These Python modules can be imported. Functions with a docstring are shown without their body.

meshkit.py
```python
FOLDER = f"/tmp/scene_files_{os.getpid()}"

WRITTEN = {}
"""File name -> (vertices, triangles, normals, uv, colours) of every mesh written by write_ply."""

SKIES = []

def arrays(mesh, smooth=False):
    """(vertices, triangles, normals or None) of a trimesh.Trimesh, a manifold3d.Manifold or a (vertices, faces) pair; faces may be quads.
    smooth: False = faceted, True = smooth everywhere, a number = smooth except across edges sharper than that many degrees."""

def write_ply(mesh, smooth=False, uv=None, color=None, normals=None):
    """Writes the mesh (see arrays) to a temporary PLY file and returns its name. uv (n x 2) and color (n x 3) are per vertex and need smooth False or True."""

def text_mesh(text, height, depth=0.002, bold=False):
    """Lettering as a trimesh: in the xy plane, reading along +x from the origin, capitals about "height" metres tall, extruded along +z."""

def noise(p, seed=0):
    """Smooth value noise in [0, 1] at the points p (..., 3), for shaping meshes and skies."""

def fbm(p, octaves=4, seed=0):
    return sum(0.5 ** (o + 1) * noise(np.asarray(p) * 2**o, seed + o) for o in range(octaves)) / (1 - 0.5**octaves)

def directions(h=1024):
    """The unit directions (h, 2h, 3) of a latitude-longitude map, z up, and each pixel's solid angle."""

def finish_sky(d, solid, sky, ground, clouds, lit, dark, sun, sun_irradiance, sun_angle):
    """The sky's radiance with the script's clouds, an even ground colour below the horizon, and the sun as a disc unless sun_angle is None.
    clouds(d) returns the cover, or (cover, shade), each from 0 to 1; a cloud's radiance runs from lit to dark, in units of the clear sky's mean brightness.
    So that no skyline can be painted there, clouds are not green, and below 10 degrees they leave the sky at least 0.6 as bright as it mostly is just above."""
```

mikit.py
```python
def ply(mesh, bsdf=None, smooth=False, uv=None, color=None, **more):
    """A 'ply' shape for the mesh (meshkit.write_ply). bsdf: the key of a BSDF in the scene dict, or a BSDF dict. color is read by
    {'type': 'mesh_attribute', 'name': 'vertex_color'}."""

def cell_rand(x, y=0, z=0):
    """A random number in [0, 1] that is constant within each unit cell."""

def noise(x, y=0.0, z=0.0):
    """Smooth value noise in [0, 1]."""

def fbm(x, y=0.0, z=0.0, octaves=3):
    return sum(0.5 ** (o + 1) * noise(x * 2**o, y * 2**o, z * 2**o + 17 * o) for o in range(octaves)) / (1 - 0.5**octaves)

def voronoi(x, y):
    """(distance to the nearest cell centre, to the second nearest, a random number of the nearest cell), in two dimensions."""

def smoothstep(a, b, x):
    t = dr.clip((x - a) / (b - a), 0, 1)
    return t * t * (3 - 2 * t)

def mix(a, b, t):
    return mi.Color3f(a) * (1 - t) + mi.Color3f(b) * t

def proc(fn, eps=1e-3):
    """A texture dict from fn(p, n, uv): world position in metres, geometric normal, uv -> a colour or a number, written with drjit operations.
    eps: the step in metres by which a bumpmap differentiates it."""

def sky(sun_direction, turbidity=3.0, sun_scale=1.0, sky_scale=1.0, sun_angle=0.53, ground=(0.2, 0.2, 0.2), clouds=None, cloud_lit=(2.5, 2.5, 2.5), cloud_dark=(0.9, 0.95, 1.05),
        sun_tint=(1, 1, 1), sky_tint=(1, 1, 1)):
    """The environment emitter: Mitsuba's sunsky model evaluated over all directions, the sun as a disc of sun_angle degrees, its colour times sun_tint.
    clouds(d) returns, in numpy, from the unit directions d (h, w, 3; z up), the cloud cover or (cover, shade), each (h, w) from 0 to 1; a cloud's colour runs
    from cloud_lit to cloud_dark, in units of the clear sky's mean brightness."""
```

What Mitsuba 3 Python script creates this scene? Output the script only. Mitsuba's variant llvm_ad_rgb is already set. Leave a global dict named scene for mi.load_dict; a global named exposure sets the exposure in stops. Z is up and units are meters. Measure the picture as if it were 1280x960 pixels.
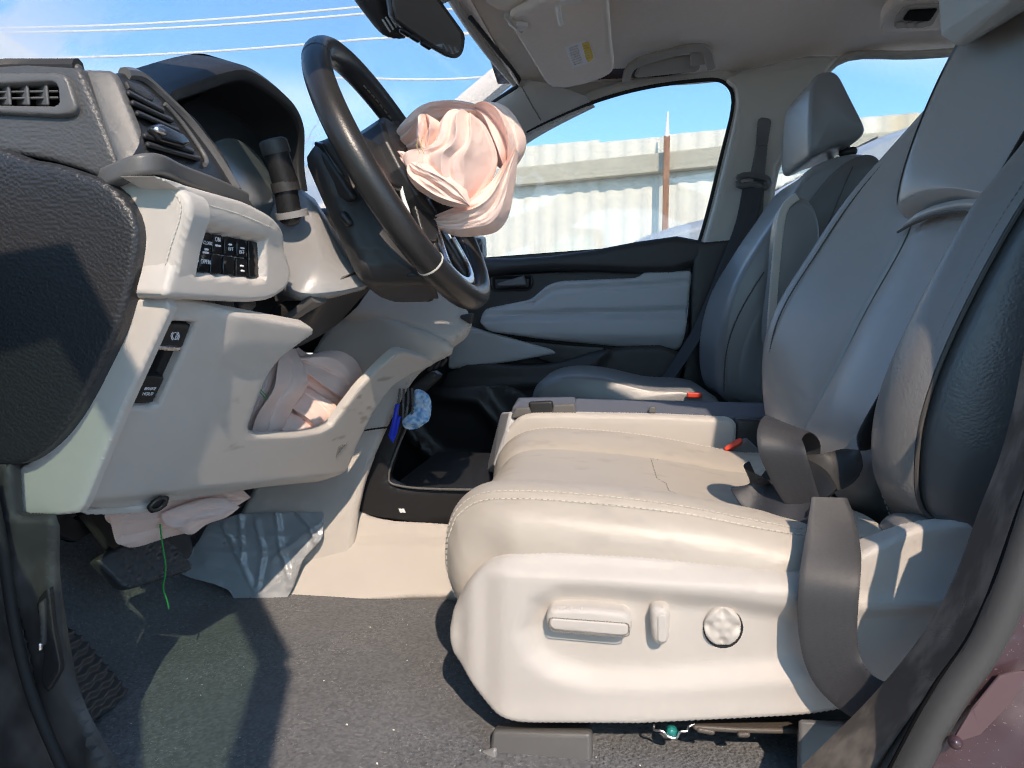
import math, random
import numpy as np, trimesh, shapely, mitsuba as mi, mikit, meshkit
import drjit as dr
from scipy.spatial import Delaunay
from scipy.interpolate import CubicSpline
from shapely.geometry import Polygon, LineString
from mikit import proc, noise, fbm, smoothstep, mix, voronoi
random.seed(4); rng = np.random.default_rng(4)
scene, labels = {}, {}

# ------------------------------------------------------------------ camera, sky, exposure
FPX, VX, VY = 880.0, 760.0, 400.0            # focal length in photo pixels; where the car's cross axis (+Y) vanishes
CAM = np.array([0, 0, 0.46])
pit = math.atan((480 - VY) / FPX); yaw = math.atan((VX - 640) / FPX * math.cos(pit))
FWD = np.array([-math.sin(yaw) * math.cos(pit), math.cos(yaw) * math.cos(pit), -math.sin(pit)])
RGT = np.array([math.cos(yaw), math.sin(yaw), 0]); UPV = np.cross(RGT, FWD)
scene['camera'] = {'type': 'perspective', 'fov': 2 * math.degrees(math.atan(640 / FPX)), 'fov_axis': 'x', 'near_clip': 0.02, 'far_clip': 3000.0,
                   'to_world': mi.ScalarTransform4f().look_at(origin=CAM.tolist(), target=(CAM + FWD).tolist(), up=[0, 0, 1])}
SUN_AZ, SUN_EL = math.radians(17), math.radians(39)
SUN = np.array([math.sin(SUN_AZ) * math.cos(SUN_EL), -math.cos(SUN_AZ) * math.cos(SUN_EL), math.sin(SUN_EL)])
def thin_cloud(d):
    c = meshkit.fbm(d * [2.2, 2.2, 5.0] + 3.1, 4)
    return np.clip((c - 0.5) * 1.6, 0, 0.35)
scene['sky'] = mikit.sky(SUN, turbidity=3, ground=(0.42, 0.41, 0.38), clouds=thin_cloud, sky_scale=1.9, sun_scale=0.92, sun_tint=(0.97, 0.98, 1.10), sky_tint=(0.78, 1.04, 1.20))
exposure = 1.8

# ------------------------------------------------------------------ materials
def rgb(*c): return {'type': 'rgb', 'value': list(c)}
def prin(c, rough=0.6, spec=0.5, **k):
    return {'type': 'principled', 'base_color': c if isinstance(c, dict) else rgb(*c), 'roughness': rough, 'specular': spec, **k}
def two(b): return {'type': 'twosided', 'bsdf': b}
def bump(tex, b, s=1.0): return two({'type': 'bumpmap', 'arbitrary': tex, 'scale': s, 'bsdf': b})
def grain_fine(p, n, uv): return 0.0001 * noise(p.x * 620, p.y * 620, p.z * 620)
def grain_leather(p, n, uv):
    w = fbm(p.x * 9, p.y * 9, p.z * 9, 2)
    return 0.00012 * noise(p.x * 560, p.y * 560, p.z * 560) + 0.0011 * fbm(p.x * 22 + w * 3, p.y * 34, p.z * 50, 3)
def grain_coarse(p, n, uv): return 0.0006 * noise(p.x * 480, p.y * 480, p.z * 480)
def grain_soft(p, n, uv): return 0.00032 * noise(p.x * 520, p.y * 520, p.z * 520)
def grain_carpet(p, n, uv): return 0.004 * noise(p.x * 420, p.y * 420, p.z * 420)
def web_h(p, n, uv): return 0.00005 * noise(uv.x * 60, uv.y * 900, 0)
def web_c(p, n, uv):
    a = 0.5 + 0.5 * dr.sin(uv.x * 2 * math.pi * 6)
    edge = smoothstep(0.04, 0.09, uv.x) * smoothstep(0.04, 0.09, 1 - uv.x)
    return mix((0.034, 0.0345, 0.038), (0.043, 0.044, 0.049), 0.12 * a * edge + 0.8 * noise(p.x * 700, p.y * 700, p.z * 700))
def beige_c(p, n, uv):
    t = fbm(p.x * 14, p.y * 14, p.z * 14, 3)
    return mix((0.49, 0.455, 0.415), (0.525, 0.49, 0.445), t)
def scuff_c(p, n, uv):                                           # the loose knee cover: smudges and scuffs of handling
    t = fbm(p.x * 14, p.y * 14, p.z * 14, 3)
    s = smoothstep(0.66, 0.80, fbm(p.x * 38 + 5, p.y * 24, p.z * 46, 3)) * smoothstep(0.48, 0.62, noise(p.x * 9 + 2, p.y * 9, p.z * 9))
    return mix(mix((0.475, 0.44, 0.40), (0.505, 0.47, 0.43), t), (0.16, 0.125, 0.09), 0.55 * s)
def leather_c(p, n, uv):
    t = fbm(p.x * 10, p.y * 16, p.z * 10, 3); s = fbm(p.x * 30 + 3, p.y * 60, p.z * 30, 3)
    return mix(mix((0.43, 0.385, 0.325), (0.465, 0.42, 0.36), t), (0.36, 0.325, 0.28), 0.5 * smoothstep(0.55, 0.8, s))
def carpet_c(p, n, uv):
    g = noise(p.x * 300, p.y * 300, p.z * 300); t = fbm(p.x * 8, p.y * 8, p.z * 8, 3)
    sp = smoothstep(0.78, 0.9, noise(p.x * 520 + 40, p.y * 520, p.z * 520))
    return mix(mix((0.108, 0.109, 0.113), (0.205, 0.206, 0.212), 0.65 * g + 0.35 * t), (0.40, 0.385, 0.37), 0.4 * sp)
def pink_c(p, n, uv):
    t = fbm(p.x * 20, p.y * 20, p.z * 20, 3)
    return mix((0.77, 0.56, 0.48), (0.82, 0.64, 0.57), t)
def pink_h(p, n, uv):
    w = fbm(p.x * 14, p.y * 14, p.z * 14, 2) * 2.4
    return 0.0022 * (1 - dr.abs(2 * fbm(p.x * 30 + w, p.y * 30 + w, p.z * 20 - w, 3) - 1)) + 0.0002 * noise(p.x * 900, p.y * 900, p.z * 900)
def paint_c(p, n, uv):
    sp = smoothstep(0.84, 0.93, noise(p.x * 700, p.y * 700, p.z * 700)); d = fbm(p.x * 22, p.y * 22, p.z * 22, 4)
    return mix(mix((0.055, 0.028, 0.034), (0.16, 0.12, 0.12), smoothstep(0.45, 0.8, d) * 0.7), (0.3, 0.24, 0.24), sp * 0.5)
def sheet_c(p, n, uv):
    r = fbm(p.x * 3.1, p.y, p.z * 0.5, 4); q = fbm(p.x * 9, p.y * 9, p.z * 9, 3)
    return mix(mix((0.60, 0.59, 0.50), (0.66, 0.65, 0.56), q), (0.46, 0.38, 0.22), 0.7 * smoothstep(0.6, 0.8, r))
def rust_c(p, n, uv):
    return mix((0.20, 0.105, 0.065), (0.33, 0.19, 0.12), fbm(p.x * 40, p.y * 40, p.z * 12, 3))
def wood_c(p, n, uv):
    return mix((0.34, 0.33, 0.26), (0.46, 0.44, 0.35), fbm(p.x * 3, p.y * 30, p.z * 60, 3))
def liner_c(p, n, uv): return mix((0.72, 0.65, 0.575), (0.77, 0.70, 0.63), fbm(p.x * 160, p.y * 160, p.z * 160, 2))
def dusty_c(p, n, uv):
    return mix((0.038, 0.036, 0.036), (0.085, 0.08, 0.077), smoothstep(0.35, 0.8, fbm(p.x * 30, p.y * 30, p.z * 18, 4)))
def sill_lit_c(p, n, uv):
    return mix((0.075, 0.066, 0.058), (0.19, 0.165, 0.14), smoothstep(0.35, 0.75, fbm(p.x * 60, p.y * 60, p.z * 20, 4)))
def dust_reflection_w(p, n, uv):                                            # thin dust, plus a whitish reflection painted low on the glass
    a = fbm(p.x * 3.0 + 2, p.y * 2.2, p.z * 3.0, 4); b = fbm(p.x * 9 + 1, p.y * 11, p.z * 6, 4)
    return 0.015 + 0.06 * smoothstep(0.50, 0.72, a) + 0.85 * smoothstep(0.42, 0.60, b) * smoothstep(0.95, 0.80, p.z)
def ground_c(p, n, uv): return mix((0.40, 0.385, 0.35), (0.52, 0.50, 0.46), fbm(p.x * 4, p.y * 4, 0, 4))
B = scene
B['beige_plastic'] = bump(proc(grain_fine, 4e-4), prin(proc(beige_c), 0.5, 0.4))
B['scuffed_beige'] = bump(proc(grain_fine, 4e-4), prin(proc(scuff_c), 0.5, 0.4))
B['grey_light'] = two(prin((0.47, 0.47, 0.475), 0.45, 0.5))
B['liner_dark'] = two(prin((0.38, 0.35, 0.31), 0.7, 0.3))
B['mirror_glass'] = two(prin((0.10, 0.095, 0.09), 0.12, 0.6))
B['grey_pebble'] = bump(proc(grain_coarse, 5e-4), prin((0.072, 0.071, 0.071), 0.45, 0.5))
B['brown_plastic'] = two(prin((0.10, 0.085, 0.072), 0.45, 0.4))
B['hood_skin'] = bump(proc(grain_fine, 4e-4), prin((0.022, 0.023, 0.025), 0.5, 0.4))
B['lens_grey'] = two(prin((0.10, 0.12, 0.115), 0.15, 0.5))
B['satin_grey'] = bump(proc(grain_fine, 4e-4), prin((0.27, 0.265, 0.26), 0.35, 0.6))
B['worn_leather'] = bump(proc(grain_fine, 4e-4), prin((0.022, 0.021, 0.021), 0.34, 0.5))
B['pedal_rubber'] = two(prin((0.065, 0.065, 0.068), 0.5, 0.5))
B['leather_bolster_shade'] = bump(proc(grain_soft, 5e-4), prin((0.20, 0.192, 0.182), 0.34, 0.6))  # seat leather darkened: the shade on the bolster is in its colour
B['leather_far_shade'] = bump(proc(grain_fine, 4e-4), prin((0.20, 0.20, 0.20), 0.34, 0.6))  # passenger seat leather with its shade put into the base colour
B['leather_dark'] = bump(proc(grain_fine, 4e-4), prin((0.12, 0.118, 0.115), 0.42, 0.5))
B['webbing_dark'] = bump(proc(web_h, 3e-4), prin((0.035, 0.033, 0.032), 0.55, 0.4))
B['slate_plastic'] = two(prin((0.11, 0.12, 0.15), 0.45, 0.4))
B['seam_dark'] = two(prin((0.08, 0.075, 0.07), 0.6, 0.3))
B['leather_head'] = bump(proc(grain_fine, 4e-4), prin((0.34, 0.34, 0.325), 0.5, 0.4))
B['reflection_paint'] = two(prin((0.115, 0.07, 0.075), 0.45, 0.4))  # painted tone of the reflection on the maroon jamb
B['sill_dust_lit'] = two(prin(proc(sill_lit_c), 0.65, 0.4))  # dusty trim, its base lightened to carry the sun falling on it
B['sticker_edge'] = two(prin((0.2, 0.19, 0.17), 0.7, 0.3))
B['leather_back_shade'] = bump(proc(grain_fine, 4e-4), prin((0.31, 0.30, 0.285), 0.30, 0.7))  # same seat leather, toned down for the shaded middle of the backrest
B['matte_black'] = two(prin((0.012, 0.012, 0.012), 0.95, 0.05))
B['leather'] = bump(proc(grain_leather, 5e-4), prin(proc(leather_c), 0.42, 0.5))
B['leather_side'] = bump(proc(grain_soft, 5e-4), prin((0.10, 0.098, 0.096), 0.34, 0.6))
B['dark_plastic'] = bump(proc(grain_fine, 4e-4), prin((0.034, 0.033, 0.033), 0.5, 0.5))
B['grey_plastic'] = bump(proc(grain_fine, 4e-4), prin((0.11, 0.107, 0.104), 0.42, 0.5))
B['pebble_plastic'] = bump(proc(grain_coarse, 5e-4), prin((0.028, 0.029, 0.032), 0.42, 0.5))
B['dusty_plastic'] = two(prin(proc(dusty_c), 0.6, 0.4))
B['black_plastic'] = two(prin((0.018, 0.018, 0.019), 0.4, 0.5))
B['black_gloss'] = two(prin((0.012, 0.012, 0.013), 0.12, 0.5))
B['black_leather'] = bump(proc(grain_fine, 4e-4), prin((0.028, 0.027, 0.027), 0.33, 0.5))
B['rubber'] = two(prin((0.02, 0.02, 0.02), 0.7, 0.3))
B['grey_rubber'] = two(prin((0.06, 0.059, 0.058), 0.55, 0.4))
B['carpet'] = bump(proc(grain_carpet, 6e-4), prin(proc(carpet_c), 0.95, 0.1))
B['liner'] = two(prin(proc(liner_c), 0.95, 0.1))
B['pillar_plastic'] = two(prin((0.50, 0.47, 0.42), 0.6, 0.3))
B['pink_cloth'] = bump(proc(pink_h, 8e-4), prin(proc(pink_c), 0.6, 0.3, sheen=0.4))
B['webbing'] = bump(proc(web_h, 3e-4), prin(proc(web_c), 0.5, 0.4, sheen=0.3))
B['paint'] = two(prin(proc(paint_c), 0.3, 0.5, clearcoat=1.0, clearcoat_gloss=0.95))
B['sheet_metal'] = two(prin(proc(sheet_c), 0.6, 0.3))
B['rusty'] = two(prin(proc(rust_c), 0.8, 0.2))
B['wood'] = two(prin(proc(wood_c), 0.85, 0.2))
B['ground_dirt'] = two(prin(proc(ground_c), 0.95, 0.1))
B['chrome'] = two({'type': 'roughconductor', 'material': 'Al', 'alpha': 0.12})
B['satin'] = two({'type': 'roughconductor', 'material': 'Al', 'alpha': 0.3})
B['white_ink'] = two(prin((0.75, 0.76, 0.78), 0.6, 0.2))
B['white_plastic'] = two(prin((0.72, 0.70, 0.66), 0.5, 0.3))
B['white_paint'] = two(prin((0.78, 0.78, 0.78), 0.25, 0.5, clearcoat=1.0))
B['silver_paint'] = two(prin((0.25, 0.29, 0.33), 0.25, 0.5, clearcoat=1.0))
B['yellow_print'] = two(prin((0.72, 0.52, 0.06), 0.6, 0.2))
B['paper'] = two(prin((0.72, 0.70, 0.62), 0.7, 0.2))
B['red_plastic'] = two(prin((0.62, 0.06, 0.03), 0.4, 0.4))
B['orange_thread'] = two(prin((0.55, 0.42, 0.2), 0.8, 0.2))
B['thread'] = two(prin((0.62, 0.585, 0.52), 0.75, 0.2))
B['thread_dark'] = two(prin((0.16, 0.15, 0.14), 0.75, 0.2))
B['seam'] = two(prin((0.20, 0.18, 0.155), 0.7, 0.2))
B['green_plastic'] = two(prin((0.03, 0.30, 0.06), 0.5, 0.4))
B['teal_metal'] = two(prin((0.02, 0.22, 0.20), 0.35, 0.5))
B['blue_cloth'] = two(prin(proc(lambda p, n, uv: mix((0.16, 0.34, 0.62), (0.52, 0.66, 0.82), smoothstep(0.3, 0.65, fbm(p.x * 130, p.y * 130, p.z * 130, 2)))), 0.7, 0.2))
B['blue_plastic'] = two(prin((0.02, 0.05, 0.55), 0.3, 0.5))
B['film'] = bump(proc(grain_leather, 8e-4), prin((0.33, 0.345, 0.36), 0.26, 0.7))
B['glass_pane'] = {'type': 'thindielectric', 'int_ior': 1.5}
B['windshield_glass'] = {'type': 'blendbsdf', 'weight': proc(dust_reflection_w), 'a': {'type': 'thindielectric', 'int_ior': 1.5}, 'b': {'type': 'principledthin', 'base_color': rgb(0.9, 0.92, 0.92), 'roughness': 0.8, 'diff_trans': 1.3}}
B['crack_white'] = {'type': 'principledthin', 'base_color': rgb(0.95, 0.96, 0.96), 'roughness': 0.7, 'diff_trans': 1.4}
B['dusty_pane'] = {'type': 'blendbsdf', 'weight': proc(lambda p, n, uv: 0.012 + 0.05 * smoothstep(0.5, 0.8, fbm(p.x * 9 + p.z * 5, p.y * 3, p.z * 4, 4))), 'a': {'type': 'thindielectric', 'int_ior': 1.5}, 'b': {'type': 'principledthin', 'base_color': rgb(0.9, 0.92, 0.92), 'roughness': 0.8, 'diff_trans': 1.3}}
B['tinted_glass'] = {'type': 'thindielectric', 'int_ior': 1.5, 'specular_transmittance': rgb(0.46, 0.66, 0.54)}
B['privacy_glass'] = {'type': 'thindielectric', 'int_ior': 1.5, 'specular_transmittance': rgb(0.32, 0.36, 0.34)}

# ------------------------------------------------------------------ helpers
def nrm(v): v = np.asarray(v, float); return v / (np.linalg.norm(v, axis=-1, keepdims=True) + 1e-12)
def ray(px, py):
    px, py = np.asarray(px, float), np.asarray(py, float)
    return FWD + ((px - 640) / FPX)[..., None] * RGT + (-(py - 480) / FPX)[..., None] * UPV
def at(px, py, Y):                                               # the point at distance Y across the car that photo pixel (px, py) shows
    r = ray(px, py); return CAM + r * (np.asarray(Y, float) / r[..., 1])[..., None]
def proj(p):
    d = np.asarray(p) - CAM; w = d @ FWD
    return np.stack([640 + FPX * (d @ RGT) / w, 480 - FPX * (d @ UPV) / w], -1)
class Pl:
    """a plane of the car through given points: traces outlines onto it, n faces the camera"""
    def __init__(s, pts=None, n=None):
        s.k = np.asarray(n, float) if n is not None else np.linalg.lstsq(np.asarray(pts) - CAM, np.ones(len(pts)), rcond=None)[0]
        s.n = -nrm(s.k); s.d = 1 / np.linalg.norm(s.k)
        s.u = nrm(RGT - s.n * (RGT @ s.n)); s.v = np.cross(s.n, s.u)
        s.o = CAM - s.n * s.d
    def shift(s, h): return Pl(n=-s.n / (s.d - h))
    def w(s, px, py): r = ray(px, py); return CAM + r / (r @ s.k)[..., None]
    def uv(s, p): q = np.asarray(p) - s.o; return np.stack([q @ s.u, q @ s.v], -1)
    def xyz(s, q): q = np.asarray(q); return s.o + q[..., :1] * s.u + q[..., 1:] * s.v
def PY(Y): return Pl(n=[0, 1 / Y, 0])
def PP(*c): return Pl([at(a, b, y) for a, b, y in c])
def PZ(z): return Pl(n=[0, 0, 1 / (z - CAM[2])])
def sp(pts, k=6, closed=True):                                   # smooth curve through points
    p = np.asarray(pts, float)
    q = np.vstack([p, p[:1]]) if closed else p
    t = np.concatenate([[0], np.cumsum(np.linalg.norm(np.diff(q, axis=0), axis=1) ** 0.5 + 1e-9)])
    c = CubicSpline(t, q, bc_type='periodic' if closed else 'natural')
    return c(np.concatenate([np.linspace(t[i], t[i + 1], k, endpoint=False) for i in range(len(t) - 1)] + ([] if closed else [[t[-1]]])))
def rnd(pts, r, k=5):                                            # polygon with rounded corners (r in the points' own units)
    p = np.asarray(pts, float); out = []
    for i in range(len(p)):
        a, b, c = p[i - 1], p[i], p[(i + 1) % len(p)]
        ra = min(r, 0.45 * np.linalg.norm(a - b)); rc = min(r, 0.45 * np.linalg.norm(c - b))
        s, e = b + nrm(a - b) * ra, b + nrm(c - b) * rc
        for t in np.linspace(0, 1, k): out.append((1 - t) ** 2 * s + 2 * t * (1 - t) * b + t * t * e)
    return np.array(out)
def resample(p, h, closed=True):
    q = np.vstack([p, p[:1]]) if closed else np.asarray(p)
    l = np.concatenate([[0], np.cumsum(np.linalg.norm(np.diff(q, axis=0), axis=1))])
    n = max(3, int(round(l[-1] / h))); s = np.linspace(0, l[-1], n, endpoint=not closed)
    return np.stack([np.interp(s, l, q[:, k]) for k in range(q.shape[1])], -1)
def sd(q, poly):                                                 # signed distance, positive inside
    d = shapely.distance(shapely.points(q), poly.boundary)
    return np.where(shapely.contains_xy(poly, q[:, 0], q[:, 1]), d, -d)
def sst(a, b, x): t = np.clip((x - a) / (b - a), 0, 1); return t * t * (3 - 2 * t)
def tri2d(poly, h, rings):
    """points and triangles filling the polygon, with rings of points at the given distances from its edge"""
    P = []
    for d in rings:
        g = poly.buffer(-d) if d > 0 else poly
        for gg in getattr(g, 'geoms', [g]):
            if gg.is_empty: continue
            for ring in [gg.exterior, *gg.interiors]: P.append(resample(np.array(ring.coords)[:-1], h if d == 0 or h < 3 * max(rings) else h))
    x0, y0, x1, y1 = poly.bounds
    gx, gy = np.meshgrid(np.arange(x0, x1, h), np.arange(y0, y1, h * 0.87)); gx = gx + (np.arange(len(gx)) % 2)[:, None] * h / 2
    g = np.stack([gx.ravel(), gy.ravel()], -1); g = g[sd(g, poly) > max(rings) + 0.55 * h]
    nb = len(P[0]); P = np.vstack(P + [g]); P = P + 1e-7 * rng.standard_normal(P.shape)
    T = Delaunay(P).simplices; c = P[T].mean(1)
    T = T[shapely.contains_xy(poly.buffer(1e-6), c[:, 0], c[:, 1])]
    a = P[T]; cr = (a[:, 1, 0] - a[:, 0, 0]) * (a[:, 2, 1] - a[:, 0, 1]) - (a[:, 1, 1] - a[:, 0, 1]) * (a[:, 2, 0] - a[:, 0, 0])
    T = T[np.abs(cr) > 1e-11]; cr = cr[np.abs(cr) > 1e-11]; T[cr < 0] = T[cr < 0][:, ::-1]
    return P, T
def panel(outline, plane, th=0.01, edge=0.003, h=0.012, relief=None, holes=()):
    """a slab traced on a plane: rounded front edge, front relief(px, py) in metres, real thickness th"""
    mk = lambda o: plane.uv(plane.w(np.asarray(o)[:, 0], np.asarray(o)[:, 1]))
    poly = Polygon(mk(outline), [mk(q) for q in holes]).buffer(0)
    if poly.geom_type != 'Polygon': poly = max(poly.geoms, key=lambda g: g.area)
    poly = poly.simplify(0.0003)
    P, T = tri2d(poly, h, [0, edge * 0.13, edge * 0.5, edge])
    d = np.maximum(sd(P, poly), 0); z = -edge * (1 - np.sqrt(np.clip(1 - (1 - np.minimum(d / edge, 1)) ** 2, 0, 1)))
    W = plane.xyz(P)
    if relief is not None:
        q = proj(W); z = z + relief(q[:, 0], q[:, 1])
    back = plane.xyz(P) - plane.n * th
    F, n = [T], len(P)
    e = np.sort(np.vstack([T[:, [0, 1]], T[:, [1, 2]], T[:, [2, 0]]]), axis=1); u, inv, cnt = np.unique(e, axis=0, return_inverse=True, return_counts=True)
    de = np.vstack([T[:, [0, 1]], T[:, [1, 2]], T[:, [2, 0]]])[cnt[inv.ravel()] == 1]
    F += [np.stack([de[:, 1], de[:, 0], de[:, 0] + n], -1), np.stack([de[:, 1], de[:, 0] + n, de[:, 1] + n], -1), T[:, ::-1] + n]
    return trimesh.Trimesh(np.vstack([W + z[:, None] * plane.n, back]), np.vstack(F), process=False)
def inflate(outline, plane, df, db=None, h=0.008, disp=None, D=None, p=0.5):
    """a closed pillow traced on a plane, df deep towards the viewer and db behind"""
    db = df if db is None else db
    q = plane.uv(plane.w(np.asarray(outline)[:, 0], np.asarray(outline)[:, 1])); poly = Polygon(q).buffer(0)
    if poly.geom_type != 'Polygon': poly = max(poly.geoms, key=lambda g: g.area)
    P, T = tri2d(poly, h, [0, 0.0015, 0.004]); d = np.maximum(sd(P, poly), 0); D = D or d.max()
    prof = np.clip(1 - (1 - np.minimum(d / D, 1)) ** 2, 0, 1) ** p
    W = plane.xyz(P); z = df * prof
    if disp is not None:
        pq = proj(W); z = z + disp(pq[:, 0], pq[:, 1], P) * np.minimum(1, d / 0.006)
    bd = d < 1e-5; idx = np.arange(len(P)); ib = np.where(bd, idx, idx + len(P))
    return clean(trimesh.Trimesh(np.vstack([W + z[:, None] * plane.n, W - (db * prof)[:, None] * plane.n]), np.vstack([T, ib[T][:, ::-1]]), process=False))
def clean(m): m.remove_unreferenced_vertices(); return m
def loft(S, cap=True, closed=True):
    S = np.asarray(S, float); a, b = S.shape[:2]; i, j = np.meshgrid(np.arange(a - 1), np.arange(b if closed else b - 1), indexing='ij')
    k = (j + 1) % b; F = np.stack([i * b + j, i * b + k, (i + 1) * b + k, (i + 1) * b + j], -1).reshape(-1, 4)
    F = np.vstack([F[:, [0, 1, 2]], F[:, [0, 2, 3]]]); V = S.reshape(-1, 3)
    if cap and closed:
        V = np.vstack([V, S[0].mean(0), S[-1].mean(0)]); j = np.arange(b); k = (j + 1) % b
        F = np.vstack([F, np.stack([k, j, np.full(b, a * b)], -1), np.stack([(a - 1) * b + j, (a - 1) * b + k, np.full(b, a * b + 1)], -1)])
    m = trimesh.Trimesh(V, F, process=False)
    if cap and closed and m.volume < 0: m.invert()
    return m
def sweep(path, prof, ref=(0, 0, 1), cap=True, scale=None):
    p = np.asarray(path, float); t = nrm(np.gradient(p, axis=0)); ref = np.broadcast_to(np.asarray(ref, float), p.shape)
    s = nrm(np.cross(t, ref)); u = np.cross(s, t); prof = np.asarray(prof, float); sc = np.ones(len(p)) if scale is None else np.asarray(scale)
    return loft(p[:, None] + (prof[None, :, :1] * s[:, None] + prof[None, :, 1:] * u[:, None]) * sc[:, None, None], cap)
def circ(r, n=10, b=None): a = np.arange(n) * 2 * np.pi / n; return np.stack([r * np.cos(a), (b or r) * np.sin(a)], -1)
def tube(path, r, n=8, ref=(0.13, 0.2, 0.97), scale=None): return sweep(path, circ(r, n), ref, True, scale)
def rrect(w, h, r, k=3): return rnd([(-w / 2, -h / 2), (w / 2, -h / 2), (w / 2, h / 2), (-w / 2, h / 2)], r, k)
def hull(pts, r, sub=2):
    s = trimesh.creation.icosphere(sub, 1.0).vertices
    rr = np.broadcast_to(r, (len(pts),))
    return trimesh.convex.convex_hull(np.vstack([s * q + np.asarray(p) for p, q in zip(pts, rr)]))
def box(lo, hi, r=0.004, sub=1):
    lo, hi = np.minimum(lo, hi) + r, np.maximum(lo, hi) - r
    return hull([[(lo, hi)[a][0], (lo, hi)[b][1], (lo, hi)[c][2]] for a in (0, 1) for b in (0, 1) for c in (0, 1)], r, sub)
def ribbon(center, width, across, th=0.0015, sub=10):
    """a band along center points with unit across vectors; uv.x runs over its width, uv.y along it in metres"""
    c = sp(center, sub, False); a = nrm(sp(across, sub, False)); w = np.broadcast_to(width, (len(center),)).astype(float)
    w = sp(w[:, None], sub, False)[:, 0]; t = nrm(np.gradient(c, axis=0)); n = nrm(np.cross(a, t)); a = np.cross(t, n)
    us = np.linspace(0, 1, 9); l = np.concatenate([[0], np.cumsum(np.linalg.norm(np.diff(c, axis=0), axis=1))])
    top = c[:, None] + (us - 0.5)[None, :, None] * (a * w[:, None])[:, None] + n[:, None] * th / 2; bot = top - n[:, None] * th
    S = np.concatenate([top, bot[:, ::-1]], 1)
    m = loft(S, False); uv = np.concatenate([np.tile(us, (len(c), 1)), np.tile(us[::-1], (len(c), 1))], 1)
    return m, np.stack([uv.ravel(), np.repeat(l, 18)], -1)
def cat(*m): return trimesh.util.concatenate(list(m))
def rot(m, ang, axis, o): m = m.copy(); m.apply_transform(trimesh.transformations.rotation_matrix(ang, axis, o)); return m
def numbered(k):
    n, q = 0, k
    while q in scene or q in labels: n += 1; q = f'{k}_{n:03d}'
    return q
def put(key, mesh, mat, smooth=40, label=None, uv=None, **kw):
    q = numbered(key); scene[q] = mikit.ply(mesh, mat, smooth=True if uv is not None else smooth, uv=uv, **kw)
    if label: labels[q] = {'label': label}
    return q
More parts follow.
